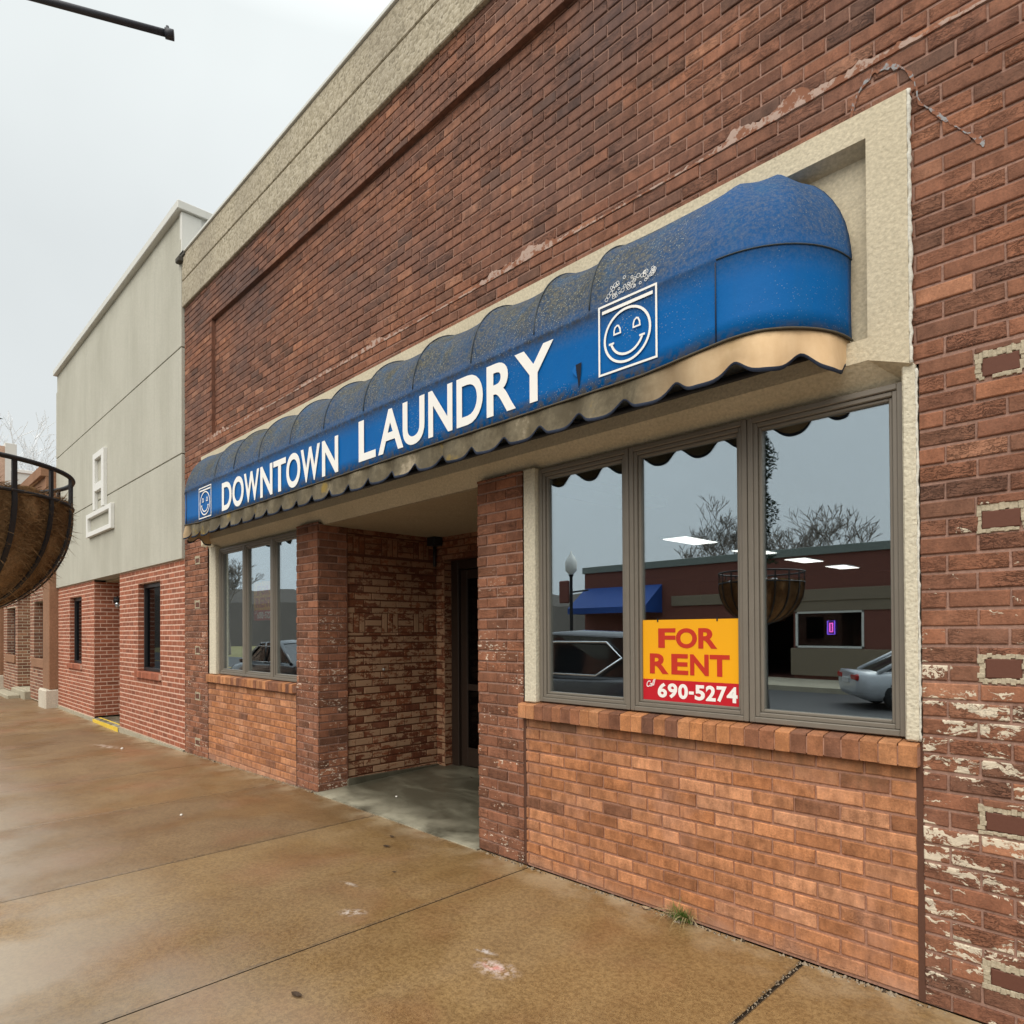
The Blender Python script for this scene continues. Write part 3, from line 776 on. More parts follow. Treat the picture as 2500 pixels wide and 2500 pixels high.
mb.face([(-5.94, 1.5, 2.41), (-4.2, 1.5, 2.41), (-4.2, 1.7, 2.41), (-5.94, 1.7, 2.41)], 1)
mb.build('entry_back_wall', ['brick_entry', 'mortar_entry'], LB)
DR = thing('door', None, None, (-5.4, 1.62, .07)); DR.parent = LB; DR.matrix_parent_inverse = WM(LB).inverted()
for k in ('label', 'category'):
    if k in DR: del DR[k]
mb = MB()
mb.bbox((-5.925, 1.60, .06), (-5.80, 1.70, 2.405), .004); mb.bbox((-5.80, 1.601, 2.30), (-4.2, 1.70, 2.405), .004)
mb.bbox((-5.79, 1.63, .07), (-5.68, 1.675, 2.29), .004); mb.bbox((-4.78, 1.63, .07), (-4.67, 1.675, 2.29), .004); mb.bbox((-5.68, 1.631, .08), (-4.78, 1.675, .285), .004); mb.bbox((-5.68, 1.631, 2.19), (-4.78, 1.675, 2.29), .004)
mb.bbox((-5.68, 1.632, .93), (-4.78, 1.672, 1.0), .003)
mb.box((-4.66, 1.60, .06), (-4.2, 1.70, 2.30))
mb.build('frame', 'door_frame', DR)
mb = MB(); mb.box((-5.69, 1.648, .28), (-4.77, 1.654, 2.2)); mb.build('pane', 'glass_dark', DR)
mb = MB(); mb.tube([(-4.84, 1.60, .95), (-4.84, 1.57, .97), (-4.84, 1.57, 1.25), (-4.84, 1.60, 1.27)], .011, 8); mb.build('handle', 'white_metal', DR)
# floor and soffit of the entry
mb = MB()
n = 10
for k in range(n):
    a, b = -.035 + k * (1.68 / n), -.035 + (k + 1) * (1.68 / n)
    za, zb = .004 + .062 * max(0, a) / 1.6, .004 + .062 * max(0, b) / 1.6
    mb.face([(-6.08, a, za), (-3.64, a, za), (-3.64, b, zb), (-6.08, b, zb)])
mb.face([(-6.08, -.035, .004), (-3.64, -.035, .004), (-3.64, -.037, -.02), (-6.08, -.037, -.02)])
tag(mb.build('entry_floor', 'entry'), kind='structure')
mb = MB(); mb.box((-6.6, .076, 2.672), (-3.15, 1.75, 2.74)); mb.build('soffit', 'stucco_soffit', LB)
# --- parapet
mb = MB()
for (a, b) in ((6.172, 6.53), (6.545, 6.90)): mb.bbox((X0 + .0, -.035, a), (X1, .25, b), .008)
mb.box((X0 + .01, -.02, 6.4), (X1 - .01, .24, 6.6))
par = mb.build('parapet', 'parapet', LB)
mb = MB(); mb.bbox((X0 - .03, -.055, 6.905), (X1, .28, 6.94), .004); mb.build('parapet_cap', 'white_metal', par)
mb = MB(); mb.bbox((X0 - .075, -.10, 6.80), (X0 + .06, .10, 6.87), .01); mb.bbox((X0 - .09, -.055, 6.868), (X0 + .14, .02, 6.945), .01); mb.build('cap_flashing', 'dark_gap', par)
# --- mortar wash along the bottom of the sunk panel, ragged
def ragged(mb, pts, wfun, y, thick=.005, seg=.03):
    """ragged strip along (x,z) points on the wall"""
    P = []
    for (a, b) in zip(pts, pts[1:]):
        L = math.hypot(b[0] - a[0], b[1] - a[1]); n = max(1, int(L / seg))
        for k in range(n): P.append((a[0] + (b[0] - a[0]) * k / n, a[1] + (b[1] - a[1]) * k / n))
    P.append(pts[-1]); prev = None
    for i, p in enumerate(P):
        lo, hi = wfun(p, i)
        cur = (p, lo, hi)
        if prev and (prev[2] - prev[1] > .004 or hi - lo > .004):
            (q, l0, h0) = prev
            A = [(q[0], y, q[1] + l0), (p[0], y, p[1] + lo), (p[0], y, p[1] + hi), (q[0], y, q[1] + h0)]
            B = [(v[0], y + thick, v[2]) for v in A]
            mb.face(A); mb.face([A[3], A[2], B[2], B[3]]); mb.face([A[0], B[0], B[1], A[1]])
        prev = cur
mb = MB()
def wash(p, i):
    n1 = noise.noise(Vector((p[0] * 1.1, 3.1, 0))); n2 = noise.noise(Vector((p[0] * 9, 1.7, 0))); n3 = noise.noise(Vector((p[0] * 31, 7.7, 0)))
    big = max(0, n1 + .12)
    n4 = noise.noise(Vector((p[0] * 70, 2.2, 0)))
    return (-.009 + n3 * .004, .002 + max(0, big * .062 * (1 + n2 * 1.9) + (n3 * .022 + n4 * .014) * (big > .02)))
ragged(mb, [(-9.3, 4.128), (2.5, 4.150)], wash, -.003, .012, .012)
mb.build('mortar_repair', 'mortar_smear', LB)
def arcw(p, i):
    n1 = noise.noise(Vector((p[0] * 13, p[1] * 13, 2.0))); n2 = noise.noise(Vector((p[0] * 60, p[1] * 60, 5.0))); n3 = noise.noise(Vector((p[0] * 60, p[1] * 60, 9.0)))
    w = max(.0065, .017 + n1 * .035 + n2 * .014)
    return (-w * .6 + n3 * .012, w * .7 + n3 * .012)
mb = MB(); ragged(mb, [(-1.06, 3.93), (-1.045, 3.99), (-1.01, 4.06), (-.95, 4.098), (-.89, 4.088), (-.835, 4.04), (-.80, 3.975), (-.785, 3.88)], lambda p, i: tuple(q * 1.25 for q in arcw(p, i)), -.0028, .010, .007)
mb.build('sealant_trace', 'sealant', LB)
mb = MB(); ragged(mb, [(-.785, 3.87), (-.73, 3.79), (-.67, 3.71), (-.60, 3.62), (-.55, 3.56)], lambda p, i: tuple(q * .8 for q in arcw(p, i)), -.0028, .010, .007)
mb.build('sealant_trace', 'sealant', LB)
# --- body of the building: roof, room
mb = MB(); mb.box((X0 + .02, .14, 6.0), (X1, 14.2, 6.35)); mb.build('roof', 'dark_gap', LB)
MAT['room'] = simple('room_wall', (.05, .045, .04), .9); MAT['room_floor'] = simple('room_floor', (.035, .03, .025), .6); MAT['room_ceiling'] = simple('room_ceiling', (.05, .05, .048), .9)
mb = MB()
mb.box((X0 + .03, .14, 0), (X0 + .13, 14, 6.0)); mb.box((X1 - .2, .14, 0), (X1, 14, 6.0)); mb.box((X0 + .13, 13.9, 0), (X1 - .2, 14, 6.0))
mb.box((X0 + .05, .13, 2.70), (X1, .20, 6.1)); mb.box((X0 + .13, .13, -.05), (-6.09, .22, 1.0)); mb.box((-3.6, .13, -.05), (X1 - .2, .22, 1.0)); mb.box((-.80, .13, 1.0), (X1 - .2, .22, 2.70)); mb.box((X0 + .13, .13, 1.0), (-8.90, .22, 2.70))
mb.box((-6.2, .16, 0), (-6.10, 1.75, 2.7)); mb.box((-3.62, .05, 0), (-3.5, 1.75, 2.7)); mb.box((-6.2, 1.56, 2.42), (-3.5, 1.75, 2.75)); mb.box((-4.2, 1.56, 0), (-3.5, 1.75, 2.42)); mb.box((-6.52, .13, 1.0), (-6.20, .22, 2.7)); mb.box((-3.5, .13, 1.0), (-3.07, .22, 2.7)); mb.box((-6.2, 1.56, 0), (-5.94, 1.75, 2.42))
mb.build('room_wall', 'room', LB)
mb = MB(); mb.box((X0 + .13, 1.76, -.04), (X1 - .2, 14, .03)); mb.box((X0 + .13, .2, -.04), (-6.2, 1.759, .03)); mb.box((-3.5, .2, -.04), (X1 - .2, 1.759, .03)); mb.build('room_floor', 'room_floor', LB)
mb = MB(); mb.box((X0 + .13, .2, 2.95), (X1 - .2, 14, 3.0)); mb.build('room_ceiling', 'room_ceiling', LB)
MAT['lamp_panel'] = emis('lamp_panel', (1.0, .98, .92), 2.2)
proto = None
for k, (y0, lab) in enumerate(((5.15, 'nearest the middle pane'), (7.25, 'second from the glass'), (9.35, 'third from the glass'), (11.4, 'farthest from the glass'))):
    lb = 'lit white ceiling panel in the dark shop, ' + lab
    if proto is None:
        t = thing('ceiling_light', lb, 'ceiling light', (-5.18, y0 + .45, 2.94), 'ceiling lights in a row inside the shop')
        mb = MB(); mb.box((-5.40, y0 - .02, 2.93), (-4.96, y0 + .92, 2.949)); mb.build('light_frame', 'white_paint', t)
        mb = MB(); mb.box((-5.37, y0, 2.92), (-4.99, y0 + .9, 2.929)); mb.build('diffuser', 'lamp_panel', t); proto = t
    else:
        t = copy_tree(proto); t.location.y = y0 + .45; t['label'] = lb
# small fittings in the entry
t = thing('junction_box', 'black box with conduit stub high in the corner of the entry', 'electrical box', (-6.04, 1.44, 2.6))
mb = MB(); mb.bbox((-6.065, 1.36, 2.57), (-5.93, 1.485, 2.668), .006); mb.build('housing', 'black', t)
mb = MB(); mb.tube([(-6.05, 1.46, 2.57), (-6.05, 1.46, 2.34)], .018, 8); mb.build('conduit', 'black', t)
t = thing('pipe_stub', 'small shiny round cap sticking out of the entry brick wall', 'pipe cap', (-6.07, .76, 1.19))
mb = MB(); mb.lathe((0, 0, 0), [(0, .024), (.009, .022), (.015, .015), (.017, .007), (.014, -.004), (0, -.004)], 16)
MAT['dull_metal'] = simple('dull_metal', (.34, .33, .31), .3, metal=.8)
o = mb.build('cap', 'dull_metal', t); o.matrix_parent_inverse = Matrix(); o.rotation_euler = (0, PI / 2, 0); o.location = (.02, 0, 0)

# ================================================================== AWNING
PR, BZ, FZ, TZ = .45, 2.872, 3.30, 3.83
XL, XR, ER = -8.42, -1.49, .43
ribs = [-8.42, -7.52, -7.0, -6.38, -5.72, -5.10, -4.48, -3.83, -3.2, -2.64, -2.23, -1.49]
def plan(nst=4):
    """(centre x, dx, dy, sag, s) along the awning from the left wall round to the right wall"""
    out = []
    n = 16
    for k in range(n):
        q = PI / 2 * k / n
        out.append((XL, -ER * math.cos(q), -PR * math.sin(q), .5 * abs(math.sin(4 * q)) , None))
    for (a, b) in zip(ribs, ribs[1:]):
        m = max(8, int((b - a) / .055))
        for k in range(m):
            t = k / m
            sg = (4 * t * (1 - t)) ** .75
            amp = 1.0
            if b == ribs[-1]: amp = .45
            if a == ribs[0]: amp = .6
            out.append((a + (b - a) * t, 0, -PR, sg * amp, None))
    for k in range(n + 1):
        q = PI / 2 * k / n
        out.append((XR, ER * math.sin(q), -PR * math.cos(q), .5 * abs(math.sin(4 * q)), None))
    return out
PLAN = plan()
def bz(x):
    if x > -1.9: return 2.872 + .045 * min(1, (x + 1.9) / .6)
    if x < -8.0: return 2.872 + .030 * min(1, (-8.0 - x) / .6)
    return 2.872
AW = thing('awning', 'blue canvas awning with rounded ends lettered DOWNTOWN LAUNDRY', 'awning', (-5, -.2, BZ))
mb = MB(); rows = []
prof = [('l', 0), ('l', .25), ('l', .5), ('l', .75), ('l', .97), ('lip', 0)] + [('u', q) for q in (1, 6, 12, 20, 28, 36, 44, 52, 60, 67, 74, 80, 86, 90)]
for (kind, t) in prof:
    row = []
    for (cx, dx, dy, sg, _) in PLAN:
        b = bz(cx + dx)
        if kind == 'l':
            wob = .004 * noise.noise(Vector((cx * 2.1 + dx * 5, t * 3, 1.0)))
            rho = 1 - .008 * math.sin(PI * t) + wob * math.sin(PI * t); z = b + (FZ - b) * t
        elif kind == 'lip': rho, z = 1.007, FZ - .006
        else:
            q = math.radians(t); s2 = math.sin(2 * q) ** .8 if 0 < t < 90 else 0
            k = 1 - .085 * sg * s2 + .010 * noise.noise(Vector((cx * 3 + dx * 4, t * .05, 4.0)))
            rho = math.cos(q) * k + .006 * (1 - t / 90); z = FZ + (TZ - FZ) * math.sin(q) * (k if t < 88 else 1)
        row.append(mb.vert((cx + dx * rho, dy * rho + .035 * (1 - rho), z)))
    rows.append(row)
for A, B in zip(rows, rows[1:]):
    for k in range(len(A) - 1): mb.facei([A[k], A[k + 1], B[k + 1], B[k]], 0, (.5,) * 3, True)
canopy = mb.build('canopy', 'awning', AW)
md = canopy.modifiers.new('thickness', 'SOLIDIFY'); md.thickness = .003; md.offset = -1
# canopy end and bay seams: slim ribs under the cloth edges
for cx in (XR, XL):
    mb = MB(); mb.tube([(cx - .004, -PR - .0035, bz(cx) + .01), (cx - .004, -PR - .0035, FZ - .02)], .0032, 5); mb.build('seam_welt', 'binding', AW)
def along(z, d, lo, hi):
    return [((p[0] + p[1] * d), p[2] * d, z if z > 3 else bz(p[0] + p[1]) + z) for p in PLAN if lo <= p[0] + p[1] <= hi]
mb = MB(); mb.tube(along(.004, 1.004, -99, 99), .0055, 6); mb.build('hem_piping', 'hem_grime', AW)
mb = MB(); mb.tube(along(FZ - .008, 1.006, -1.50, 0), .0035, 5); mb.build('seam_welt', 'rib_grime', AW)
mb = MB(); mb.tube(along(FZ - .008, 1.006, -99, -8.40), .0035, 5); mb.build('seam_welt', 'rib_grime', AW)
for x in ribs[1:-1]:
    mb = MB(); pts = []
    for k in range(15):
        q = math.radians(2 + 80 * k / 14); pts.append((x, -PR * (math.cos(q) + .006 * (1 - q / (PI / 2))) + .035 * (1 - math.cos(q)) - .001, FZ + (TZ - FZ) * math.sin(q) + .001))
    mb.tube(pts, .0045, 5); mb.build('rib_seam', 'rib_grime', AW)
# valance: dense sampling along arc length
path = []; s = 0; prev = None
dense = []
for (p, q) in zip(PLAN, PLAN[1:]):
    for k in range(3):
        t = k / 3; dense.append((p[0] + p[1] + (q[0] + q[1] - p[0] - p[1]) * t, p[2] + (q[2] - p[2]) * t, p[0] + (q[0] - p[0]) * t))
dense.append((PLAN[-1][0] + PLAN[-1][1], PLAN[-1][2], PLAN[-1][0]))
for d in dense:
    if prev: s += math.hypot(d[0] - prev[0], d[1] - prev[1])
    path.append((d[0], d[1], s, d[2])); prev = d
mb = MB(); TOT = s; per = .30; vr = []
VB = []
for (x, y, s, cx) in path:
    b = bz(x); ph = (s - TOT + .02) / per
    dn = abs((ph + .5) % 1.0 - .5) * per                # distance to the next notch
    lobe = .064 * (1 - math.exp(-(dn / .062) ** 2)) + .008 * math.sin(PI * dn / per)
    zb = 2.778 - lobe + .008 * noise.noise(Vector((s * 1.9, 0, 9))) + (b - 2.872) * .6
    VB.append((x, y, s, zb, b, cx))
lev = [0, .2, .45, .7, .9, 1.0]
for t in lev:
    row = []
    for (x, y, s, zb, b, cx) in VB:
        nx, ny = (x - cx) / ER, y / PR
        L = math.hypot(nx, ny) or 1; nx /= L; ny /= L
        wv = (.020 * math.sin(2 * PI * s / per + 1.2) + .018 * noise.noise(Vector((s * 4.3, t * 1.5, 2.0))) + .006 * noise.noise(Vector((s * 13, t * 4, 6.0)))) * t ** .8
        off = -.008 + wv + .012 * t
        row.append(mb.vert((x + nx * off, min(y + ny * off, .02), b + .012 + (zb - b - .012) * t)))
    vr.append(row)
for li, (A, B) in enumerate(zip(vr, vr[1:])):
    for k in range(len(A) - 1): mb.facei([A[k], A[k + 1], B[k + 1], B[k]], 1 if li == len(lev) - 2 else 0, (.5,) * 3, True)
va = mb.build('valance', ['valance', 'binding'], AW)
md = va.modifiers.new('thickness', 'SOLIDIFY'); md.thickness = .003; md.offset = 0
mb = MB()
mb.tube([(-8.80, -.012, 2.895), (-1.10, -.012, 2.895)], .028, 8)  # black rail added at the wall to stand for the shade inside the awning
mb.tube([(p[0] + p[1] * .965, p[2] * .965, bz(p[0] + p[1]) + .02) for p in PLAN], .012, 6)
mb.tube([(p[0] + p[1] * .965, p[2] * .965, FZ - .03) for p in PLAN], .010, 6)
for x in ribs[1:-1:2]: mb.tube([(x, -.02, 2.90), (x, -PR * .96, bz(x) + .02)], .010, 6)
mb.build('frame_bars_and_shade_rail', 'black', AW)
# letter spans along the awning front
L1 = [('D', -7.316, -7.051), ('O', -7.03, -6.742), ('W', -6.733, -6.372), ('N', -6.345, -6.077), ('T', -6.055, -5.797), ('O', -5.788, -5.515), ('W', -5.505, -5.160), ('N', -5.125, -4.858)]
L2 = [('L', -4.543, -4.303), ('A', -4.268, -3.944), ('U', -3.950, -3.690), ('N', -3.646, -3.386), ('D', -3.342, -3.085), ('R', -3.049, -2.792), ('Y', -2.800, -2.488)]
yl = -PR - .0055
for word, z0, z1 in ((L1, 2.912, 3.213), (L2, 2.928, 3.246)):
    mb = MB()
    for ch, a, b in word:
        e = .006 if ch in 'OUC' else 0
        put_glyph(mb, ch, a, b, z0 - e, z1 + (e if ch == 'O' else 0), yl, .022)
    mb.build('lettering', 'lettering', AW)
def emblem(x0, x1, z0, z1):
    e = thing('emblem', None, None, ((x0 + x1) / 2, yl, z0)); e.parent = AW; e.matrix_parent_inverse = WM(AW).inverted()
    w = x1 - x0; h = z1 - z0; cx = (x0 + x1) / 2
    for k in ('label', 'category'):
        if k in e: del e[k]
    mb = MB(); t = w * .030
    flat_ring(mb, [(x0 + t / 2, z0 + t / 2), (x1 - t / 2, z0 + t / 2), (x1 - t / 2, z1 - t / 2), (x0 + t / 2, z1 - t / 2)], t, yl)
    flat_ring(mb, [(x0 + w * .07, z1 - h * .105), (x1 - w * .07, z1 - h * .105)], h * .045, yl, False)
    mb.build('square_outline', 'lettering', e)
    mb = MB(); fc = (cx, z0 + h * .465); rx, rz = w * .385, h * .365
    flat_ring(mb, [(fc[0] + rx * math.cos(2 * PI * k / 48), fc[1] + rz * math.sin(2 * PI * k / 48)) for k in range(48)], w * .035, yl)
    mb.build('face_outline', 'lettering', e)
    for sx in (-1, 1):
        mb = MB(); ex, ez = fc[0] + sx * w * .165, fc[1] + h * .115
        flat_ring(mb, [(ex - .055 * w, ez - .055 * h), (ex + .055 * w, ez - .055 * h), (ex + .05 * w, ez + .0 * h), (ex + .025 * w, ez + .05 * h), (ex - .0 * w, ez + .06 * h), (ex - .035 * w, ez + .04 * h), (ex - .052 * w, ez)], w * .022, yl)
        mb.build('eye', 'lettering', e)
    mb = MB()
    arc = [(fc[0] + rx * .72 * math.cos(math.radians(a)), fc[1] + h * .01 + rz * .74 * math.sin(math.radians(a))) for a in range(197, 344, 7)]
    flat_ring(mb, arc, w * .034, yl, False)
    for p in (arc[0], arc[-1]): flat_ring(mb, [(p[0] - .045 * w, p[1] + .012 * h), (p[0] + .045 * w, p[1] + .012 * h)], w * .028, yl - .0006, False)
    mb.build('smile', 'lettering', e)
    return e
e1 = emblem(-8.005, -7.625, 2.905, 3.262)
e2 = emblem(-2.168, -1.804, 2.938, 3.308)
mb = MB(); random.seed(21)
for k in range(44):
    u = rr_(); v = rr_()
    x = -2.12 + .30 * u; z = 3.325 + .02 * u + .085 * v * (1 - abs(u - .45) * .8)
    q = math.asin(min(1, max(0, (z - FZ) / (TZ - FZ)))); y = -PR * (math.cos(q) + .006) - .005
    r = .005 + rr_() * .0065
    flat_ring(mb, [(x + r * math.cos(2 * PI * i / 10), z + r * math.sin(2 * PI * i / 10)) for i in range(10)], y and .0021, y, thick=.001)
mb.build('soap_bubbles', 'lettering', e2)
random.seed(11)
mb = MB(); mb.face([(-2.328, yl + .002, 3.052), (-2.286, yl + .002, 3.056), (-2.292, yl + .002, 2.99), (-2.306, yl + .002, 2.915), (-2.316, yl + .002, 2.99)]); mb.build('tear', 'tear', AW)
mb = MB(); mb.face([(-2.328, yl + .001, 3.052), (-2.345, yl - .008, 3.02), (-2.322, yl - .002, 2.985)]); mb.face([(-2.328, yl + .001, 3.052), (-2.322, yl - .002, 2.985), (-2.318, yl + .002, 2.98)]); mb.build('torn_flap', 'awning', AW)

# ================================================================== FOR RENT SIGNS
def rent_sign(x0, x1, z0, z1, y, label):
    t = thing('rent_sign', label, 'sign', ((x0 + x1) / 2, y, z0), 'yellow and red rental signs in the shop windows')
    w = x1 - x0; h = z1 - z0; zs = z0 + h * .265
    mb = MB(); mb.box((x0, y, zs), (x1, y + .004, z1)); mb.build('yellow_panel', 'sign_yellow', t)
    mb = MB(); mb.box((x0, y, z0), (x1, y + .004, zs)); mb.build('red_panel', 'sign_red', t)
    X = lambda u: x0 + w * u
    Z = lambda v: z0 + h * v
    yy = y - .0018
    mb = MB()
    for ch, a, b in (('F', .195, .38), ('O', .385, .60), ('R', .615, .80)): put_glyph(mb, ch, X(a), X(b), Z(.655), Z(.895), yy, .034)
    for ch, a, b in (('R', .10, .305), ('E', .335, .51), ('N', .53, .715), ('T', .725, .915)): put_glyph(mb, ch, X(a), X(b), Z(.335), Z(.585), yy, .034)
    mb.build('heading', 'sign_red2', t)
    mb = MB()
    for ch, a, b in (('6', .185, .285), ('9', .295, .395), ('0', .405, .505), ('5', .575, .675), ('2', .685, .78), ('7', .79, .885), ('4', .885, .985)): put_glyph(mb, ch, X(a), X(b), Z(.045), Z(.225), yy, .036)
    flat_ring(mb, [(X(.515), Z(.125)), (X(.565), Z(.125))], h * .035, yy, False)
    for ch, a, b, c, d in (('C', .055, .09, .165, .245), ('a', .092, .118, .172, .215), ('l', .120, .128, .18, .262), ('l', .135, .143, .186, .268)): put_glyph(mb, ch, X(a), X(b), Z(c), Z(d), yy, .01, shear=.28)
    mb.build('phone_number', 'sign_white', t)
    for u in (.19, .80):
        mb = MB(); mb.box((X(u) - .004, y - .003, z1 - .012), (X(u) + .004, y + .001, z1 + .008)); mb.build('hook', 'black', t)
    return t
rent_sign(-2.270, -1.655, 1.187, 1.657, .0645, 'FOR RENT sign standing bright and clear in the middle right hand pane')
rent_sign(-7.79, -7.26, 1.735, 2.19, .095, 'FOR RENT sign half hidden in the hazy window beside the grey building')

# ================================================================== GREY BUILDING
GB = thing('grey_building', 'grey stucco building over clean red brick next to the laundry', 'building', (-14, 0, -.1))
GX0, GX1 = -18.28, -9.875
mb = MB()
def panel_rows(zs):
    for a, b in zip(zs, zs[1:]):
        g = .007
        mb.bbox((GX0, -.04, a + g), (GX1, .2, b - g), .006)
panel_rows([2.637 - .007, 4.118, 5.625, 7.165])
mb.bbox((GX0, -.022, 7.165), (GX1, .2, 7.56), .006)
mb.box((GX0 + .02, -.015, 2.66), (GX1 - .02, .19, 7.5), 1)
up = mb.build('stucco_wall', ['gray_panel', 'dark_gap'], GB)
mb = MB(); mb.bbox((GX0 - .03, -.10, 7.55), (GX1 + .05, .3, 7.67), .008); mb.bbox((GX1 - .02, .29, 7.55), (GX1 + .05, 9, 7.67), .008); mb.bbox((GX0 - .03, .29, 7.55), (GX0 + .05, 9, 7.67), .008)
mb.build('roof_coping', 'white_metal', GB)
mb = MB(); mb.box((GX1 - .1, .21, 6.2), (GX1 - .004, 9, 7.56)); mb.bbox((GX1 - .06, -.038, 6.92), (GX1 + .012, .24, 7.54), .006)
for k in range(20): mb.box((GX1 - .006, .30 + k * .35, 6.2), (GX1 + .008, .33 + k * .35, 7.50))
mb.box((GX0, .21, 2.6), (GX0 + .1, 9, 7.56)); mb.box((GX0, 8.9, 2.6), (GX1, 9, 7.56)); mb.box((GX0 + .1, .3, 7.2), (GX1 - .1, 8.9, 7.3))
mb.build('side_cladding', 'white_metal', GB)
FG = FRONT(0.0)
mb = MB()
W2 = (-12.07, -10.94, .976, 2.40); W1 = (-17.09, -15.99, .95, 2.365)
kw = dict(course=.0765, length=.215, jit=.0006, mdeep=.0022, zoff=-.05, j=.016)
brick_wall(mb, FG, -13.16, GX1 + .005, -.052, 2.64, holes=[W2], phase=-9.87, **kw)
brick_wall(mb, FG, -18.27, -14.95, -.06, 2.64, holes=[W1], phase=-14.95, **kw)
RL = Plane((-14.95, 0, 0), (0, 1, 0), (0, 0, 1), (1, 0, 0)); brick_wall(mb, RL, 0, 1.9, -.03, 2.60, **kw)
RR = Plane((-13.16, 0, 0), (0, 1, 0), (0, 0, 1), (-1, 0, 0)); brick_wall(mb, RR, 0, 1.9, -.03, 2.60, **kw)
brick_wall(mb, FRONT(1.9), -14.95, -13.16, -.03, 2.6, **kw)
for W in (W1, W2):
    brick_wall(mb, Plane((W[0], 0, 0), (0, 1, 0), (0, 0, 1), (1, 0, 0)), 0, .11, W[2], W[3], **kw)
    brick_wall(mb, Plane((W[1], 0, 0), (0, 1, 0), (0, 0, 1), (-1, 0, 0)), 0, .11, W[2], W[3], **kw)
    mb.face([(W[0], 0.001, W[3]), (W[1], 0.001, W[3]), (W[1], .12, W[3]), (W[0], .12, W[3])], 1)
mb.build('brick_wall', ['brick_gray', 'mortar_gray'], GB)
mb = MB()
def strip(xa, xb, y0, y1, top):
    n = 6
    for k in range(n):
        a = xa + (xb - xa) * k / n; b = xa + (xb - xa) * (k + 1) / n
        mb.face([(a, y0, gz(a) - .05), (b, y0, gz(b) - .05), (b, y0, top), (a, y0, top)]); mb.face([(a, y0, top), (b, y0, top), (b, y1, top), (a, y1, top)])
strip(-13.16, GX1, -.022, .01, -.055); mb.build('concrete_plinth', 'plinth', GB); mb = MB(); strip(-18.25, -14.95, -.022, .01, -.062)
mb.build('concrete_plinth', 'plinth', GB)
mb = MB(); mb.box((-14.95, -.02, -.2), (-13.16, 1.9, -.058)); mb.build('entry_slab', 'entry', GB)
mb = MB(); pr = []
for k in range(25):
    x = -14.96 + 1.81 * k / 24; pr.append((x, -.028 + (rr_() - .5) * .012, -.072 + (rr_() - .5) * .008))
for a, b in zip(pr, pr[1:]):
    mb.face([(a[0], a[1], gz(a[0]) - .02), (b[0], b[1], gz(b[0]) - .02), (b[0], b[1], b[2]), (a[0], a[1], a[2])]); mb.face([a, b, (b[0], .10, -.054), (a[0], .10, -.054)])
mb.build('painted_step_edge', 'yellow', GB)
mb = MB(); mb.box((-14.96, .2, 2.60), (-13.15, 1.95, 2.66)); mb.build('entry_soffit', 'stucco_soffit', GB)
for W in (W1, W2):
    w = thing('window', None, None, ((W[0] + W[1]) / 2, .1, W[2])); w.parent = GB; w.matrix_parent_inverse = WM(GB).inverted()
    mb = MB(); a, b, c, d = W; y0, y1 = .085, .17; t = .055
    mb.bbox((a + .002, y0, c), (a + t, y1, d), .004); mb.bbox((b - t, y0, c), (b - .002, y1, d), .004); mb.bbox((a + t, y0 + .002, d - t * 1.3), (b - t, y1, d), .004); mb.bbox((a + t, y0 + .002, c), (b - t, y1, c + t), .004)
    mb.build('frame', 'frame_dark', w)
    mb = MB(); mb.box((a + t - .01, .125, c + t - .01), (b - t + .01, .131, d - t)); mb.build('pane', 'glass_dark', w)
    mb = MB(); n = 17; aa, bb = a - .06, b + .06; ww = (bb - aa) / n
    for k in range(n): mb.bbox((aa + k * ww + .003, -.045, c - .105), (aa + (k + 1) * ww - .003, .10, c - .004), .004, 0, rnd3())
    mb.box((aa + .002, -.040, c - .10), (bb - .002, .09, c - .008), 1)
    mb.build('window_sill', ['brick_gray', 'mortar_gray'], GB)
    mb = MB(); mb.box((a - .3, .4, 0), (b + .3, .5, 2.7)); mb.build('blind', 'dark_gap', GB)
def sign_frame(parts, label, xc, zc):
    t = thing('sign_frame', label, 'sign frame', (xc, -.08, zc), 'empty white sign frames on the grey wall')
    mb = MB()
    for (a, b) in parts: mb.bbox((a[0], -.105, a[1]), (b[0], -.038, b[1]), .006)
    mb.build('frame', 'white_paint', t); return t
sign_frame([((-14.60, 3.93), (-14.47, 5.00)), ((-13.98, 3.93), (-13.82, 5.00)), ((-14.47, 4.88), (-13.98, 4.999)), ((-14.47, 4.27), (-13.98, 4.42))], 'tall narrow empty white frame on the grey stucco wall', -14.2, 3.95)
sign_frame([((-15.12, 3.46), (-15.02, 3.91)), ((-13.45, 3.46), (-13.32, 3.91)), ((-15.02, 3.82), (-13.45, 3.909)), ((-15.02, 3.461), (-13.45, 3.55))], 'low wide empty white frame under the tall narrow frame', -14.2, 3.47)
mb = MB(); mb.box((-14.44, -.06, 4.02), (-14.0, -.05, 4.25)); 
t = thing('wall_lamp', 'dark wall lamp with clear globe in the grey building entry', 'wall lamp', (-14.92, .37, 2.25))
mb = MB(); mb.lathe((-14.90, .37, 2.25), [(0, .06), (.05, .055), (.05, -.055), (0, -.06)], 12); mb.tube([(-14.93, .37, 2.26), (-14.82, .37, 2.31), (-14.78, .37, 2.26)], .016, 6); mb.lathe((-14.78, .37, 2.21), [(0, .09), (.07, .06), (.085, .02), (.07, 0), (0, 0)], 14); mb.build('bracket', 'black', t)
mb = MB(); mb.lathe((-14.78, .37, 2.15), [(0, .065), (.04, .062), (.06, .03), (.062, 0), (.05, -.04), (.025, -.058), (0, -.06)], 14); mb.build('globe', 'glass', t)

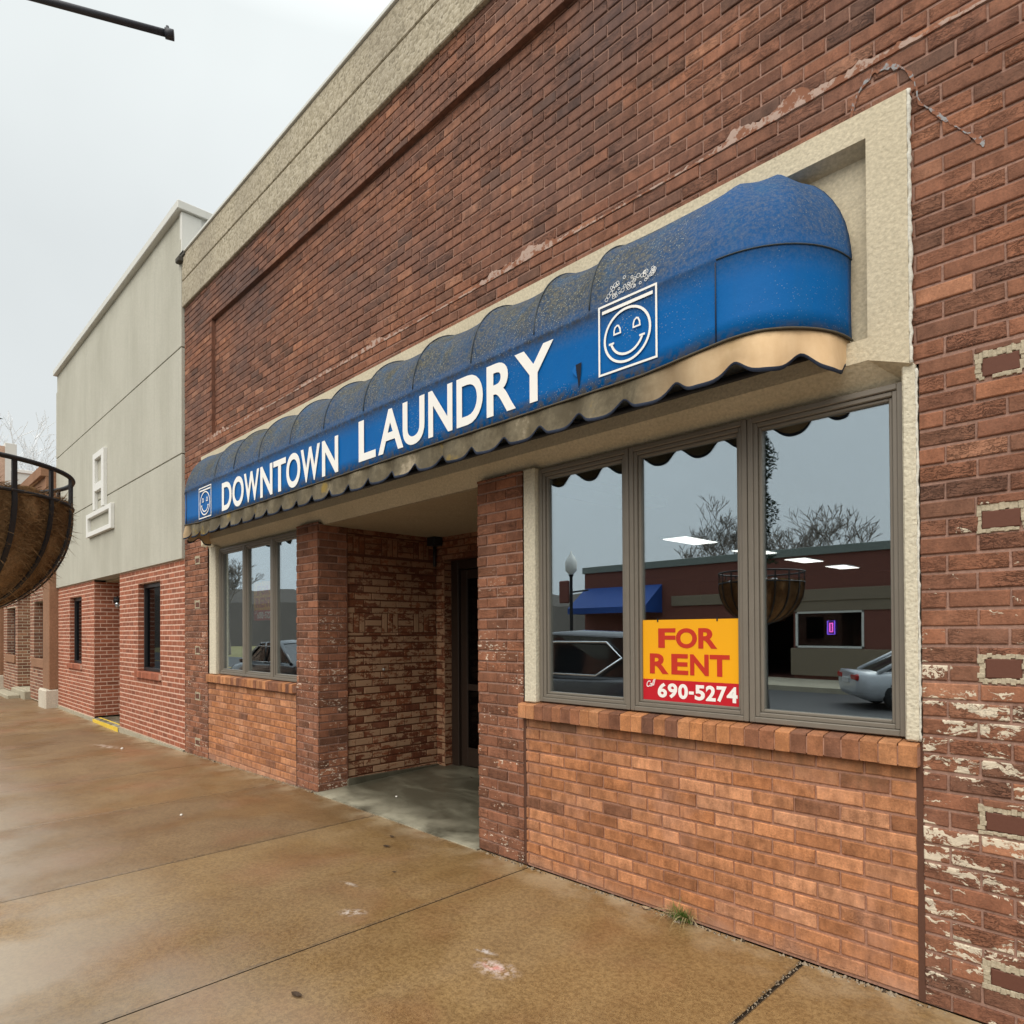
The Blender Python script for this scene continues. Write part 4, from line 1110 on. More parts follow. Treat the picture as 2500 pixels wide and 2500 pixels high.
# ================================================================== TAN BRICK BUILDING FURTHER DOWN
FB = thing('tan_building', 'low tan brick building with brown pillars beyond the grey one', 'building', (-22, 0, -.1))
MAT['pillar'] = stucco('brown_pillar', (.30, .165, .10), 30, .5, .5)
MAT['far_door'] = stucco('pale_green_panel', (.40, .40, .31), 40, .3, .3)
FF = FRONT(-.08)
mb = MB(); wins = [(-20.76, -19.33, .97, 2.40), (-25.18, -23.68, .97, 2.36)]; dh = (-23.28, -21.33, .1, 3.06)
kw = dict(course=.085, length=.23, jit=.001, mdeep=.004, j=.018)
brick_wall(mb, FF, -26.0, -18.98, -.1, 4.55, holes=wins + [dh], **kw)
brick_wall(mb, FF, -33.0, -26.6, -.1, 4.55, holes=[(-31, -28, .9, 2.4)], **kw)
for W in wins + [dh]:
    brick_wall(mb, Plane((W[0], -.08, 0), (0, 1, 0), (0, 0, 1), (1, 0, 0)), 0, .35, W[2], W[3], **kw)
    brick_wall(mb, Plane((W[1], -.08, 0), (0, 1, 0), (0, 0, 1), (-1, 0, 0)), 0, .35, W[2], W[3], **kw)
    mb.face([(W[0], -.079, W[3]), (W[1], -.079, W[3]), (W[1], .3, W[3]), (W[0], .3, W[3])], 1)
mb.build('brick_wall', ['brick_far', 'mortar_far'], FB)
for (a, b, c, d) in wins:
    w = thing('window', None, None, ((a + b) / 2, .1, c)); w.parent = FB; w.matrix_parent_inverse = WM(FB).inverted()
    mb = MB(); t = .07; y0, y1 = .10, .18
    mb.bbox((a, y0, c), (a + t, y1, d), .004); mb.bbox((b - t, y0, c), (b, y1, d), .004); mb.bbox((a + t, y0 + .002, d - t), (b - t, y1, d), .004); mb.bbox((a + t, y0 + .002, c), (b - t, y1, c + t), .004)
    mb.build('frame', 'frame_dark', w)
    mb = MB(); mb.box((a + .05, .14, c + .05), (b - .05, .147, d - .05)); mb.build('pane', 'glass_dark', w)
    mb = MB(); mb.bbox((a - .1, -.13, c - .22), (b + .1, .0, c - .003), .01); mb.build('window_sill', 'pillar', FB)
    mb = MB(); mb.box((a - .2, .5, 0), (b + .2, .6, 2.8)); mb.build('blind', 'black', FB)
mb = MB(); mb.box((dh[0], .26, .08), (dh[1], .32, 3.06)); mb.box((dh[0], .25, 2.02), (dh[1], .259, 2.05), 1); mb.build('door_panel', ['far_door', 'dark_gap'], FB)
mb = MB(); mb.bbox((-23.32, -.22, -.3), (-21.25, .3, .085), .02); mb.bbox((-24.3, -.5, -.3), (-21.8, -.22, -.03), .02); mb.build('door_step', 'plinth', FB)
for x0 in (-18.985, -26.6):
    mb = MB(); mb.bbox((x0, -.18, .30), (x0 + .70, .1, 4.6), .015); mb.build('pillar', 'pillar', FB)
    mb = MB(); mb.bbox((x0 - .07, -.26, -.2), (x0 + .715, .12, .305), .03); mb.build('pillar_base', 'stone', FB)
mb = MB()
for k, (z0, z1, y) in enumerate(((4.55, 4.72, -.24), (4.72, 4.9, -.30), (4.9, 5.2, -.24), (5.2, 5.44, -.34))): mb.bbox((-33, y, z0), (-18.29, .3, z1), .01)
mb.build('cornice', 'pillar', FB)
mb = MB(); mb.box((-33, .3, -.2), (-18.3, 9, 5.0)); mb.build('rear_wall', 'brick_far', FB)
t = thing('pale_building', 'tall pale sided building showing above the tan brick building', 'building', (-36, 3, 0))
mb = MB(); mb.box((-44, .95, -.3), (-32, 12, 7.9)); mb.build('wall', 'white_metal', t)
mb = MB(); mb.bbox((-44, .88, 7.9), (-31.95, 12.05, 8.03), .01); mb.build('roof_edge', 'white_paint', t)
mb = MB(); mb.bbox((-34, .70, -.3), (-31.97, 1.07, 9.0), .01); mb.build('corner_tower', 'white_metal', t)
MAT['pink_wall'] = stucco('pinkish_wall', (.52, .36, .27), 20, .3, .3)
mb = MB(); mb.box((-44, -.2, -.3), (-31.98, .695, 8.85)); mb.build('front_wall', 'pink_wall', t)

# ================================================================== TREES
MAT['bark_frost'] = simple('frosted_bark', (.72, .73, .75), .9, nscale=9)
MAT['bark'] = simple('grey_bark', (.20, .175, .155), .9, nscale=9)
def bare_tree(label, loc, h, mat, seed, spread=.55, depth=6, minr=.008, group=None, twig=1.0):
    rng = random.Random(seed)
    t = thing('bare_tree', label, 'tree', loc, group)
    tr = MB(); cr = MB()
    def grow(p, d, L, r, lev):
        n = 3; pts = [Vector(p)]; rad = [r]; dd = Vector(d)
        for k in range(n):
            dd = (dd + Vector((rng.uniform(-1, 1), rng.uniform(-1, 1), rng.uniform(-.3, .6))) * .16).normalized()
            pts.append(pts[-1] + dd * L / n); rad.append(max(minr, r * (1 - .33 * (k + 1) / n)))
        (tr if lev <= 1 else cr).tube(pts, rad, 7 if lev < 2 else (4 if lev < 4 else 3), cap=False)
        if lev >= depth: return
        for k in range(rng.choice((2, 3, 3)) if lev else 4):
            ax = Vector((rng.uniform(-1, 1), rng.uniform(-1, 1), rng.uniform(-.2, .5))).normalized()
            nd = (dd + ax * spread * (1.15 if lev else .9)).normalized()
            at = pts[rng.choice((2, 3))] if lev else pts[rng.choice((2, 3, 3))]
            grow(at, nd, L * rng.uniform(.62, .86), max(minr, rad[-1] * rng.uniform(.55, .85)), lev + 1)
    grow((loc[0], loc[1], loc[2]), (0, 0, 1), h * .30, h * .022, 0)
    tr.build('trunk', mat, t); cr.build('crown', mat, t)
    return t
bare_tree('bare frosted white tree far behind the tan building', (-46, 2.3, -.3), 13.8, 'bark_frost', 5, .66, 7, .014)
for k, (x, y, h) in enumerate(((-21.8, -36, 10.6), (-16.0, -37, 10.0), (-41, -24, 9), (-52, -30, 10), (-60, -20, 9))):
    bare_tree(['bare tree behind the far brick shop roof, the taller', 'bare tree behind the far brick shop roof, the shorter', 'bare tree reflected in the left window, nearest the street', 'bare tree reflected in the left window, standing farther back', 'bare tree reflected at the far end of the street'][k], (x, y, -.4), h, 'bark', 30 + k, .7, 7, .016, 'bare trees across the street')

# ================================================================== LAMP POST AND PLANTER
PX, PY = -2.995, -3.075
LP = thing('lamp_post', 'black street lamp post wrapped in green garland at the kerb side', 'street lamp', (PX, PY, 0))
mb = MB(); mb.lathe((PX, PY, 0), [(.16, 0), (.16, .25), (.12, .32), (.10, .7), (.075, .8), (.06, 1.0), (.055, 4.6), (.09, 4.65), (.09, 4.72), (.05, 4.78)], 16); mb.build('pole', 'iron', LP)
mb = MB(); mb.lathe((PX, PY, 4.78), [(.06, 0), (.15, .1), (.19, .35), (.17, .55), (.08, .70), (.0, .74)], 16); mb.build('globe', 'white_paint', LP)
# horizontal banner arm reaching over the pavement
A = Vector((-2.692, -2.410, 3.88)); D = (A - Vector((PX, PY, 3.88))); D.z = 0
mb = MB(); mb.tube([(PX, PY, 3.88), A], .0128, 12); mb.tube([A - D.normalized() * .012, A + D.normalized() * .018], .0185, 12)
mb.tube([A - D.normalized() * .004 + Vector((0, 0, .014)), A - D.normalized() * .004 + Vector((0, 0, .028))], .006, 6); MAT['arm'] = simple('weathered_arm', (.035, .038, .05), .5); mb.build('banner_arm', 'arm', LP)
MAT['garland'] = simple('garland_green', (.02, .045, .02), .8, nscale=30)
mb = MB(); rng = random.Random(3)
for k in range(5200):
    t = rng.random(); z = 2.25 + t * 2.3; a = rng.random() * 2 * PI
    R = .055 + .12 * max(0, .5 + .5 * math.cos(a - t * 2 * PI * 4.2)) ** 1.5
    r = R * math.sqrt(rng.uniform(.2, 1)) 
    c = Vector((PX + r * math.cos(a), PY + r * math.sin(a), z)); d = Vector((rng.gauss(0, 1), rng.gauss(0, 1), rng.gauss(0, 1))).normalized() * .04; e = d.orthogonal().normalized() * .009
    mb.face([c - e, c + e, c + d])
mb.build('garland', 'garland', LP)
PB = thing('post_planter', 'round wrought iron planter with brown coconut fibre liner around the lamp post', 'hanging planter', (PX, PY, 1.66))
R0, ZR, ZB, ZT = .385, 2.062, 1.655, 2.165
def coco_mat():
    a = M('coconut_fibre'); p = a.pos()
    n1 = a.noise(a.mapc(p, (7, 7, 5)), 1.0, 5, .65, .6); n2 = a.noise(p, 70, 5, .7, 1.2); n3 = a.noise(p, 200, 3, .7)
    c = a.ramp(n1, [(.25, (.12, .062, .028)), (.5, (.25, .145, .068)), (.75, (.42, .265, .135))])
    c = a.mix(a.mr(n2, .5, .7, 0, .6), c, a.mix(1, c, (1.6, 1.55, 1.5), 'MULTIPLY')); c = a.mix(a.mr(n2, .48, .3, 0, .7), c, a.mix(1, c, (.4, .38, .36), 'MULTIPLY'))
    return a.fin(c, .95, a.bump(a.math('ADD', n2, a.math('MULTIPLY', n3, .6)), 1.0, .012), spec=.1)
MAT['coco'] = coco_mat()
def bowl_r(z):
    t = min(1, max(0, (ZR - z) / (ZR - ZB))); return R0 * math.sqrt(max(0, 1 - t ** 2.3))
mb = MB(); rings = []; NS = 120
zs = [ZR + .015 * (1 - k / 2) for k in range(2)] + [ZR - (ZR - ZB) * (k / 22) for k in range(1, 23)]
for i, z in enumerate(zs):
    row = []
    for k in range(NS):
        q = 2 * PI * k / NS; r = bowl_r(min(z, ZR)) if z > ZB + .001 else .02
        nn = noise.noise(Vector((math.cos(q) * 4, math.sin(q) * 4, z * 9))) * .016 + noise.noise(Vector((math.cos(q) * 14, math.sin(q) * 14, z * 30))) * .006
        bul = .010 * abs(math.sin(q * 8))
        zz = z + (.020 * noise.noise(Vector((math.cos(q) * 6, math.sin(q) * 6, 1))) if i < 2 else 0)
        row.append(mb.vert((PX + (r + nn + bul) * math.cos(q), PY + (r + nn + bul) * math.sin(q), zz)))
    rings.append(row)
row = [mb.vert((PX + (R0 - .045) * math.cos(2 * PI * k / NS), PY + (R0 - .045) * math.sin(2 * PI * k / NS), ZR - .01 + .02 * noise.noise(Vector((math.cos(2 * PI * k / NS) * 5, math.sin(2 * PI * k / NS) * 5, 3))))) for k in range(NS)]
row2 = [mb.vert((PX + .07 * math.cos(2 * PI * k / NS), PY + .07 * math.sin(2 * PI * k / NS), ZR - .03)) for k in range(NS)]
rings = [row2, row] + rings
for a_, b_ in zip(rings, rings[1:]):
    for k in range(NS): mb.facei([a_[k], a_[(k + 1) % NS], b_[(k + 1) % NS], b_[k]], 0, (.5,) * 3, True)
rng = random.Random(9)
for k in range(15000):                                   # loose fibres standing off the liner
    q = rng.random() * 2 * PI; z = ZB + .02 + (ZR - ZB) * rng.random() ** .6; r = bowl_r(z) + .012
    c = Vector((PX + r * math.cos(q), PY + r * math.sin(q), z)); out = Vector((math.cos(q), math.sin(q), rng.gauss(-.2, .6))).normalized()
    tn = Vector((-math.sin(q), math.cos(q), rng.gauss(0, .8))).normalized()
    L = .020 + abs(rng.gauss(0, .024)); w = .0008 if rng.random() < .7 else .0014
    L = min(L, .055)
    lift = rng.uniform(.05, .35) if rng.random() < .9 else rng.uniform(.4, .9)
    m1 = c + (tn * .9 + out * lift * .5) * L * .5; m2 = c + (tn * rng.uniform(.5, 1.1) + out * lift) * L
    e = out.cross(tn).normalized() * w
    mb.face([c - e, c + e, m1 + e, m1 - e]); mb.face([m1 - e, m1 + e, m2])
mb.build('fibre_liner', 'coco', PB)
mb = MB()
for k in range(60):
    q = rng.random() * 2 * PI; r = rng.uniform(.1, R0 - .03); s = rng.uniform(.02, .05)
    c = (PX + r * math.cos(q), PY + r * math.sin(q), ZR + .004 + rng.uniform(-.01, .014))
    mb.lathe(c, [(0, s * .5), (s * .6, s * .38), (s, 0), (s * .7, -s * .3), (0, -s * .3)], 8)
tag(mb.build('snow_fill', 'snow', PB), kind='stuff')
mb = MB(); RT = R0 + .022
def circ(r, z, n=72): return [(PX + r * math.cos(2 * PI * k / n), PY + r * math.sin(2 * PI * k / n), z) for k in range(n + 1)]
mb.tube(circ(RT, ZT), .0085, 8); mb.tube(circ(RT, ZR - .002), .006, 8); mb.build('rim_ring', 'iron', PB)
NB = 18
for k in range(NB):
    q = 2 * PI * (k + .35) / NB; cq, sq = math.cos(q), math.sin(q)
    mb = MB()
    pts = [(RT, ZT)] + [(RT, ZR)] + [(bowl_r(z) + .024, z) for z in [ZR - (ZR - ZB) * t for t in (.08, .16, .25, .35, .45, .55, .65, .74, .82, .89, .94, .97)]] + [(.06, ZB - .012)]
    prev = None; w = .0075; th = .0035
    for (r, z) in pts:
        c = Vector((PX + r * cq, PY + r * sq, z)); tt = Vector((-sq, cq, 0)) * w; o = Vector((cq, sq, 0)) * th
        cur = [c - tt - o, c + tt - o, c + tt + o, c - tt + o]
        if prev:
            for i in range(4): mb.face([prev[i], prev[(i + 1) % 4], cur[(i + 1) % 4], cur[i]])
        prev = cur
    mb.build('flat_bar', 'iron', PB)

# ================================================================== ACROSS THE STREET (seen in the panes)
OB = thing('street_shop', 'low dark brick shop across the street mirrored in the right window', 'building', (-5, -20, -.1))
YO = -19.9
OPL = Plane((0, YO, 0), (-1, 0, 0), (0, 0, 1), (0, 1, 0))
MAT['frieze'] = simple('tan_frieze', (.20, .16, .11), .8)
MAT['coping'] = simple('green_grey_coping', (.17, .20, .18), .5)
mb = MB(); wz = [(-9.55, -7.35, .95, 2.2), (-4.5, -1.5, .95, 2.2), (1.0, 5.0, .95, 2.2)]; dr = (-10.6, -9.62, -.1, 2.2)
a_face = []
rs = [(-19.0, 22.0, -.12, 4.15)]
for h in wz + [dr]: rs = [q for z in rs for q in sub_rect(z, h)]
for (a, b, c, d) in rs: mb.face([(a, YO, c), (b, YO, c), (b, YO, d), (a, YO, d)])
mb.box((-19.0, YO - 12, -.1), (22, YO - .3, 4.1), 0, skip='k')
mb.face([(-19.0, YO, -.1), (-19.0, YO - .3, -.1), (-19.0, YO - .3, 4.15), (-19.0, YO, 4.15)])
mb.build('wall', 'street_wall' if 'street_wall' in MAT else simple('street_wall', (.17, .06, .042), .85, nscale=12, namt=.3), OB)
mb = MB(); mb.bbox((-19.1, YO - 12, 4.12), (22, YO + .06, 4.40), .01); mb.build('coping', 'coping', OB)
mb = MB(); mb.bbox((-14.5, YO, 2.55), (22, YO + .06, 2.95), .01); mb.box((-10.7, YO, 2.2), (22, YO + .03, 2.55)); mb.build('frieze', 'frieze', OB)
mb = MB(); mb.bbox((-9.7, YO + .002, .0), (22, YO + .08, .93), .01); mb.build('base_course', 'frieze', OB)
for (a, b, c, d) in wz:
    w = thing('window', None, None, (a, YO, c)); w.parent = OB; w.matrix_parent_inverse = WM(OB).inverted()
    mb = MB(); t = .07
    for q in ((a, c, a + t, d), (b - t, c, b, d), (a, c, b, c + t), (a, d - t, b, d)): mb.bbox((q[0], YO - .08, q[1]), (q[2], YO + .02, q[3]), .004)
    mb.build('frame', 'white_metal', w)
    mb = MB(); mb.box((a, YO - .05, c), (b, YO - .04, d)); mb.build('pane', 'glass_dark', w)
MAT['neon'] = emis('neon_pink', (.9, .12, .55), 1.2); MAT['neon2'] = emis('neon_violet', (.25, .10, .8), .9)
t = thing('neon_sign', 'small upright pink and violet neon sign in the shop window across the street', 'neon sign', (-8.35, YO + .05, 1.6))
mb = MB(); mb.tube([(-8.46, YO + .05, 1.42), (-8.24, YO + .05, 1.42), (-8.24, YO + .05, 1.86), (-8.46, YO + .05, 1.86), (-8.46, YO + .05, 1.42)], .022, 6); mb.build('outline_tube', 'neon2', t)
mb = MB(); mb.box((-8.41, YO + .03, 1.48), (-8.375, YO + .06, 1.80)); mb.box((-8.325, YO + .03, 1.48), (-8.29, YO + .06, 1.80)); mb.box((-8.376, YO + .031, 1.482), (-8.324, YO + .059, 1.515)); mb.box((-8.376, YO + .031, 1.765), (-8.324, YO + .059, 1.798)); mb.build('inner_tube', 'neon', t)
t = thing('shop_awning', 'plain blue sloping awning on the shop across the street', 'awning', (-16.9, YO, 2.4))
mb = MB(); mb.prism([(YO + .02, 3.46), (YO + 1.25, 2.55), (YO + 1.25, 2.30), (YO + 1.22, 2.30), (YO + 1.22, 2.5), (YO + .02, 3.40)], -18.95, -14.95, 'yz')
mb.face([(-18.951, YO + .02, 3.4), (-18.951, YO + 1.22, 2.5), (-18.951, YO + 1.22, 2.3), (-18.951, YO + .02, 2.3)]); mb.face([(-14.949, YO + .02, 3.4), (-14.949, YO + 1.22, 2.5), (-14.949, YO + 1.22, 2.3), (-14.949, YO + .02, 2.3)])
MAT['blue_plain'] = simple('plain_blue_canvas', (.012, .06, .26), .6); mb.build('canopy', 'blue_plain', t)
t = thing('street_lamp', 'lamp post with white lantern mirrored in the left pane of the right window', 'street lamp', (-18.1, -17.9, -.12))
mb = MB(); mb.lathe((-18.1, -17.9, -.12), [(.2, 0), (.2, .4), (.1, .6), (.075, 1), (.065, 3.95), (.12, 4.05)], 12); mb.tube([(-18.1, -17.9, 3.2), (-17.2, -17.9, 3.25)], .04, 6); mb.build('pole', 'iron', t)
mb = MB(); mb.lathe((-18.1, -17.9, 3.95), [(.1, 0), (.24, .15), (.26, .5), (.16, .72), (.05, .85), (.03, .98), (0, 1)], 14); mb.build('lantern', 'white_paint', t)
mb = MB(); mb.bbox((-18.75, -17.95, 2.75), (-18.2, -17.85, 3.7), .04); mb.build('banner', 'street_sign' if 'street_sign' in MAT else simple('rusty_banner', (.16, .05, .035), .7), t)
MAT['hill'] = simple('winter_woods', (.075, .065, .055), .95, nscale=.35, namt=.3)
mb = MB(); prev = None
for k in range(61):
    q = math.radians(150 + k * 1.6); R = 95
    x, y = R * math.cos(q) - 5, R * math.sin(q) - 3; h = 8.5 + 3.2 * noise.noise(Vector((k * .21, 0, 3))) + 1.4 * noise.noise(Vector((k * .9, 0, 8)))
    cur = [(x, y, -.5), (x * 1.06, y * 1.06, h * .7), (x * 1.15, y * 1.15, h), (x * 1.5, y * 1.5, h * .9)]
    if prev:
        for i in range(3): mb.face([prev[i], cur[i], cur[i + 1], prev[i + 1]])
    prev = cur
tag(mb.build('hill', 'hill'), kind='structure')
# ---- cars
MAT['tyre'] = simple('tyre_rubber', (.02, .02, .02), .85); MAT['rim'] = simple('alloy', (.45, .46, .47), .3, .8)
MAT['chrome'] = simple('chrome_trim', (.80, .81, .82), .15, .9); MAT['car_glass'] = simple('car_glass', (.012, .014, .016), .06, spec=.8)
MAT['red_lens'] = simple('red_lens', (.40, .015, .012), .2); MAT['clear_lens'] = simple('clear_lens', (.65, .66, .66), .15); MAT['plate'] = simple('plate_white', (.6, .6, .58), .4)
def car_paint(name, col):
    a = M(name); a.b.inputs['Coat Weight'].default_value = .8; return a.fin(col, .35, spec=.5)
def make_car(label, L, Wd, H, paint, suv, loc, rz):
    t = thing('parked_car', label, 'car', (0, 0, 0), 'cars parked along the street')
    hw = Wd / 2; gc = .20; belt = H * .60
    st = [(-.50, .80, .40, .58), (-.485, .93, .30, .62), (-.44, .98, gc, .63 if suv else .60), (-.30, 1, gc, .62), (-.1, 1, gc, .61), (.12, 1, gc, .60), (.24, .99, gc, .585), (.40, .97, gc, .53), (.47, .90, .26, .50), (.50, .78, .34, .44)]
    mb = MB(); rows = []
    for (u, w, zb, zt) in st:
        zt = zt * H / (1 if not suv else 1.02); w *= hw
        zm = (zb + zt) / 2
        rows.append([mb.vert((u * L, y, z)) for (y, z) in ((-w * .85, zb), (-w * .98, zb + .12), (-w, zm), (-w * .97, zt - .09), (-w * .86, zt), (0, zt + .02), (w * .86, zt), (w * .97, zt - .09), (w, zm), (w * .98, zb + .12), (w * .85, zb), (0, zb))])
    for A, B in zip(rows, rows[1:]):
        n = len(A)
        for k in range(n): mb.facei([A[k], A[(k + 1) % n], B[(k + 1) % n], B[k]], 0, (.5,) * 3, True)
    mb.facei(rows[0][::-1]); mb.facei(rows[-1])
    mb.build('body', paint, t)
    if suv: gh = [(-.47, .60, .62), (-.42, .97, .80), (-.10, 1.0, .84), (.06, .98, .82), (.27, .585, .80)]
    else: gh = [(-.40, .60, .66), (-.22, .96, .76), (-.08, 1.0, .78), (.04, .985, .78), (.27, .575, .76)]
    mb = MB(); rows = []; rf = MB(); rrows = []
    for (u, zt, wt) in gh:
        zt *= H; w = hw * .86; wt = hw * wt * (.92 if zt > belt + .1 else 1.06)
        rows.append([mb.vert((u * L, y, z)) for (y, z) in ((-w, belt - .02), (-wt, max(zt - .05, belt)), (0, zt), (wt, max(zt - .05, belt)), (w, belt - .02))])
    for A, B in zip(rows, rows[1:]):
        for k in range(4): mb.facei([A[k], A[k + 1], B[k + 1], B[k]], 0, (.5,) * 3, False)
    mb.build('window', 'car_glass', t)
    for (u, zt, wt) in gh[1:4]:
        zt *= H; wt = hw * wt * .93
        rrows.append([rf.vert((u * L, y, z)) for (y, z) in ((-wt, zt - .065), (-wt * .97, zt - .03), (0, zt + .015), (wt * .97, zt - .03), (wt, zt - .065))])
    for A, B in zip(rrows, rrows[1:]):
        for k in range(4): rf.facei([A[k], A[k + 1], B[k + 1], B[k]], 0, (.5,) * 3, True)
    rf.build('roof', paint, t)
    for s in (-1, 1):
        for A, B, rd in ((Vector((gh[3][0] * L, s * hw * gh[3][2] * .93, gh[3][1] * H - .05)), Vector((gh[4][0] * L, s * hw * .87, belt)), .035), (Vector((gh[1][0] * L, s * hw * gh[1][2] * .93, gh[1][1] * H - .05)), Vector((gh[0][0] * L, s * hw * .87, belt)), .05), (Vector((-.05 * L, s * hw * .80, H * .97)), Vector((-.06 * L, s * hw * .875, belt)), .03)):
            mb = MB(); mb.tube([A, B], rd, 6); mb.build('pillar', paint, t)
    for s in (-1, 1):
        mb = MB(); y1, y0 = s * (hw * .895), s * (hw * .80)
        zb_, zt_ = belt + .03, H * .90
        pts = [(.20 * L, y1, zb_), (-.30 * L, y1, zb_), (-.40 * L, (y0 + y1) / 2, (zb_ + zt_) / 2 + .03), (-.33 * L, y0, zt_), (.05 * L, y0, zt_), (.20 * L, y1, zb_)] if suv else [(.22 * L, y1, zb_), (-.30 * L, y1, zb_), (-.22 * L, y0 * 1.02, zt_), (.04 * L, y0 * 1.02, zt_), (.22 * L, y1, zb_)]
        mb.tube([(p[0], p[1] * 1.03, p[2]) for p in pts], .022 if suv else .012, 6)
        mb.build('window_trim', 'chrome', t)
    for s in (-1, 1):
        for u in (-.31, .31):
            w = MB(); w.lathe((u * L, s * (hw - .10), .33), [(.20, -.10), (.31, -.09), (.33, -.04), (.33, .04), (.31, .09), (.20, .10)], 24, axis='y'); wo = w.build('tyre', 'tyre', t)
            w = MB(); w.lathe((u * L, s * (hw - .10), .33), [(.0, -.085), (.20, -.09), (.21, .09), (0, .085)], 20, axis='y')
            w.build('rim', 'rim', wo)
    for s in (-1, 1):
        mb = MB(); mb.bbox((-.503 * L, s * hw * .64 - .24, H * .46), (-.44 * L, s * hw * .64 + .22, H * .575), .04); mb.build('tail_light', 'red_lens', t)
        mb = MB(); mb.bbox((.455 * L, s * hw * .66 - .17, H * .38), (.493 * L, s * hw * .66 + .17, H * .45), .03); mb.build('headlight', 'clear_lens', t)
        mb = MB(); mb.bbox((.16 * L, s * (hw + .07) - .09, belt - .02), (.19 * L, s * (hw + .07) + .09, belt + .12), .03); mb.build('wing_mirror', paint, t)
    mb = MB(); mb.box((-.508 * L, -.25, H * .42), (-.498 * L, .25, H * .50)); mb.build('plate', 'plate', t)
    t.location = loc; t.rotation_euler = (0, 0, rz); return t
for k, (lab, L, W, H, col, suv, loc, rz) in enumerate((
    ('dark grey sports utility car with bright chrome window trim at the near kerb', 4.75, 1.9, 1.86, (.035, .035, .042), True, (-7.95, -5.75, -.27), PI),
    ('dark sedan with pale screen pillar parked down the near kerb', 4.8, 1.85, 1.62, (.014, .016, .02), False, (-19.2, -5.85, -.27), PI),
    ('silver sedan parked at the far kerb with red tail lights', 4.6, 1.8, 1.42, (.42, .44, .46), False, (-3.85, -14.9, -.27), -.58))):
    MAT['paint%d' % k] = car_paint('car_paint_' + ('charcoal', 'black', 'silver')[k], col)
    make_car(lab, L, W, H, 'paint%d' % k, suv, loc, rz)

# ================================================================== SMALL THINGS ON THE PAVEMENT
t = thing('weed_tuft', 'green and straw coloured weed tuft growing at the foot of the orange brick wall', 'weed', (-1.96, -.015, 0))
rng = random.Random(4)
def blades(n, mat, name, L0, L1, lean):
    mb = MB()
    for k in range(n):
        q = rng.uniform(-PI, 0) if rng.random() < .8 else rng.uniform(-PI, PI); L = rng.uniform(L0, L1); le = rng.uniform(*lean)
        b = Vector((-1.96 + rng.gauss(0, .028), -.015 - abs(rng.gauss(0, .010)), 0)); d = Vector((math.cos(q), math.sin(q), 0)); pts = []
        for i in range(6):
            s = i / 5; pts.append(b + d * (L * le * s ** 1.3) + Vector((0, 0, max(.002, L * (s - le * .85 * s ** 2.2)))))
        w = rng.uniform(.0013, .0026); sd = Vector((-d.y, d.x, 0))
        for i in range(5):
            w0, w1 = w * (1 - i / 5), w * (1 - (i + 1) / 5)
            mb.face([pts[i] - sd * w0, pts[i] + sd * w0, pts[i + 1] + sd * w1, pts[i + 1] - sd * w1])
    mb.build(name, mat, t)
blades(130, 'grass', 'green_blades', .08, .19, (.3, .8)); blades(34, 'straw', 'dry_blades', .10, .24, (.9, 1.12))
def leaf(label, x, y, s, rot, mat='leaf', curl=.012):
    t = thing('fallen_leaf', label, 'leaf', (x, y, gz(x)), 'dry leaves lying on the pavement')
    mb = MB(); out = [(-1, 0), (-.6, .38), (-.1, .5), (.45, .36), (1, .05), (.5, -.3), (0, -.42), (-.55, -.3)]
    c, sn = math.cos(rot), math.sin(rot)
    P = [(x + s * (u * c - v * sn), y + s * (u * sn + v * c), gz(x) + .004 + curl * (u * u * .7 + abs(v))) for u, v in out]
    ctr = (x, y, gz(x) + .004)
    for a, b in zip(P, P[1:] + P[:1]): mb.face([ctr, a, b])
    o = mb.build('blade', mat, t); m = o.modifiers.new('thickness', 'SOLIDIFY'); m.thickness = .0012
leaf('largest dark brown leaf, alone near the bottom edge of the pavement', -2.755, -1.872, .034, .3)
leaf('dark leaf close to the entry step, nearer the step of the pair', -4.34, -.297, .026, .1)
leaf('dark leaf close to the entry step, farther from the step of the pair', -4.176, -.455, .032, .5)
leaf('small dark leaf beside the joint in front of the right door pier', -3.694, -.716, .016, 1.0)
leaf('pale curled leaf against the orange brick wall beside the weed', -2.18, -.035, .028, .2, 'leaf_pale', .02)
leaf('tiny dark leaf on the grey entry floor near the pier', -5.277, 1.334, .018, .2)
bpy.data.objects['fallen_leaf.005'].location.z += .055
def pebble(label, x, y, z, s):
    mb = MB(); mb.lathe((x, y, z), [(0, s * .9), (s * .6, s * .7), (s, s * .2), (s * .8, -s * .1), (0, -s * .1)], 8)
    tag(mb.build('pebble', 'pebble'), label, 'pebble', 'small white pebbles on the ground')
pebble('white pebble on the grey entry floor', -5.29, .40, .022, .012)
pebble('white pebble alone on the brown pavement left of the entry', -6.20, -1.234, gz(-6.2), .014)
pebble('white pebble by the chalk mark in front of the grey building', -10.92, -.52, gz(-10.92), .022)
mb = MB(); rng = random.Random(8)
def crumb(x, y, s):
    z = gz(x); n = 5; a = rng.random() * 6
    top = (x, y, z + s * rng.uniform(.5, .9)); P = [(x + s * math.cos(a + 2 * PI * k / n) * rng.uniform(.6, 1.2), y + s * .8 * math.sin(a + 2 * PI * k / n) * rng.uniform(.6, 1.1), z - .001) for k in range(n)]
    for p, q in zip(P, P[1:] + P[:1]): mb.face([p, q, top], 0 if rng.random() < .72 else 1)
for k in range(1700):
    x = rng.uniform(-9.9, .6)
    if -6.04 < x < -3.68: continue
    if noise.noise(Vector((x * 2.3, 0, 5))) < rng.uniform(-.5, .25): continue
    crumb(x, -abs(rng.gauss(0, .016)) - .004, rng.uniform(.004, .014) * (1.6 if rng.random() < .08 else 1))
for k in range(260): crumb(rng.uniform(-6.04, -3.68), -.04 - abs(rng.gauss(0, .008)), rng.uniform(.002, .006))
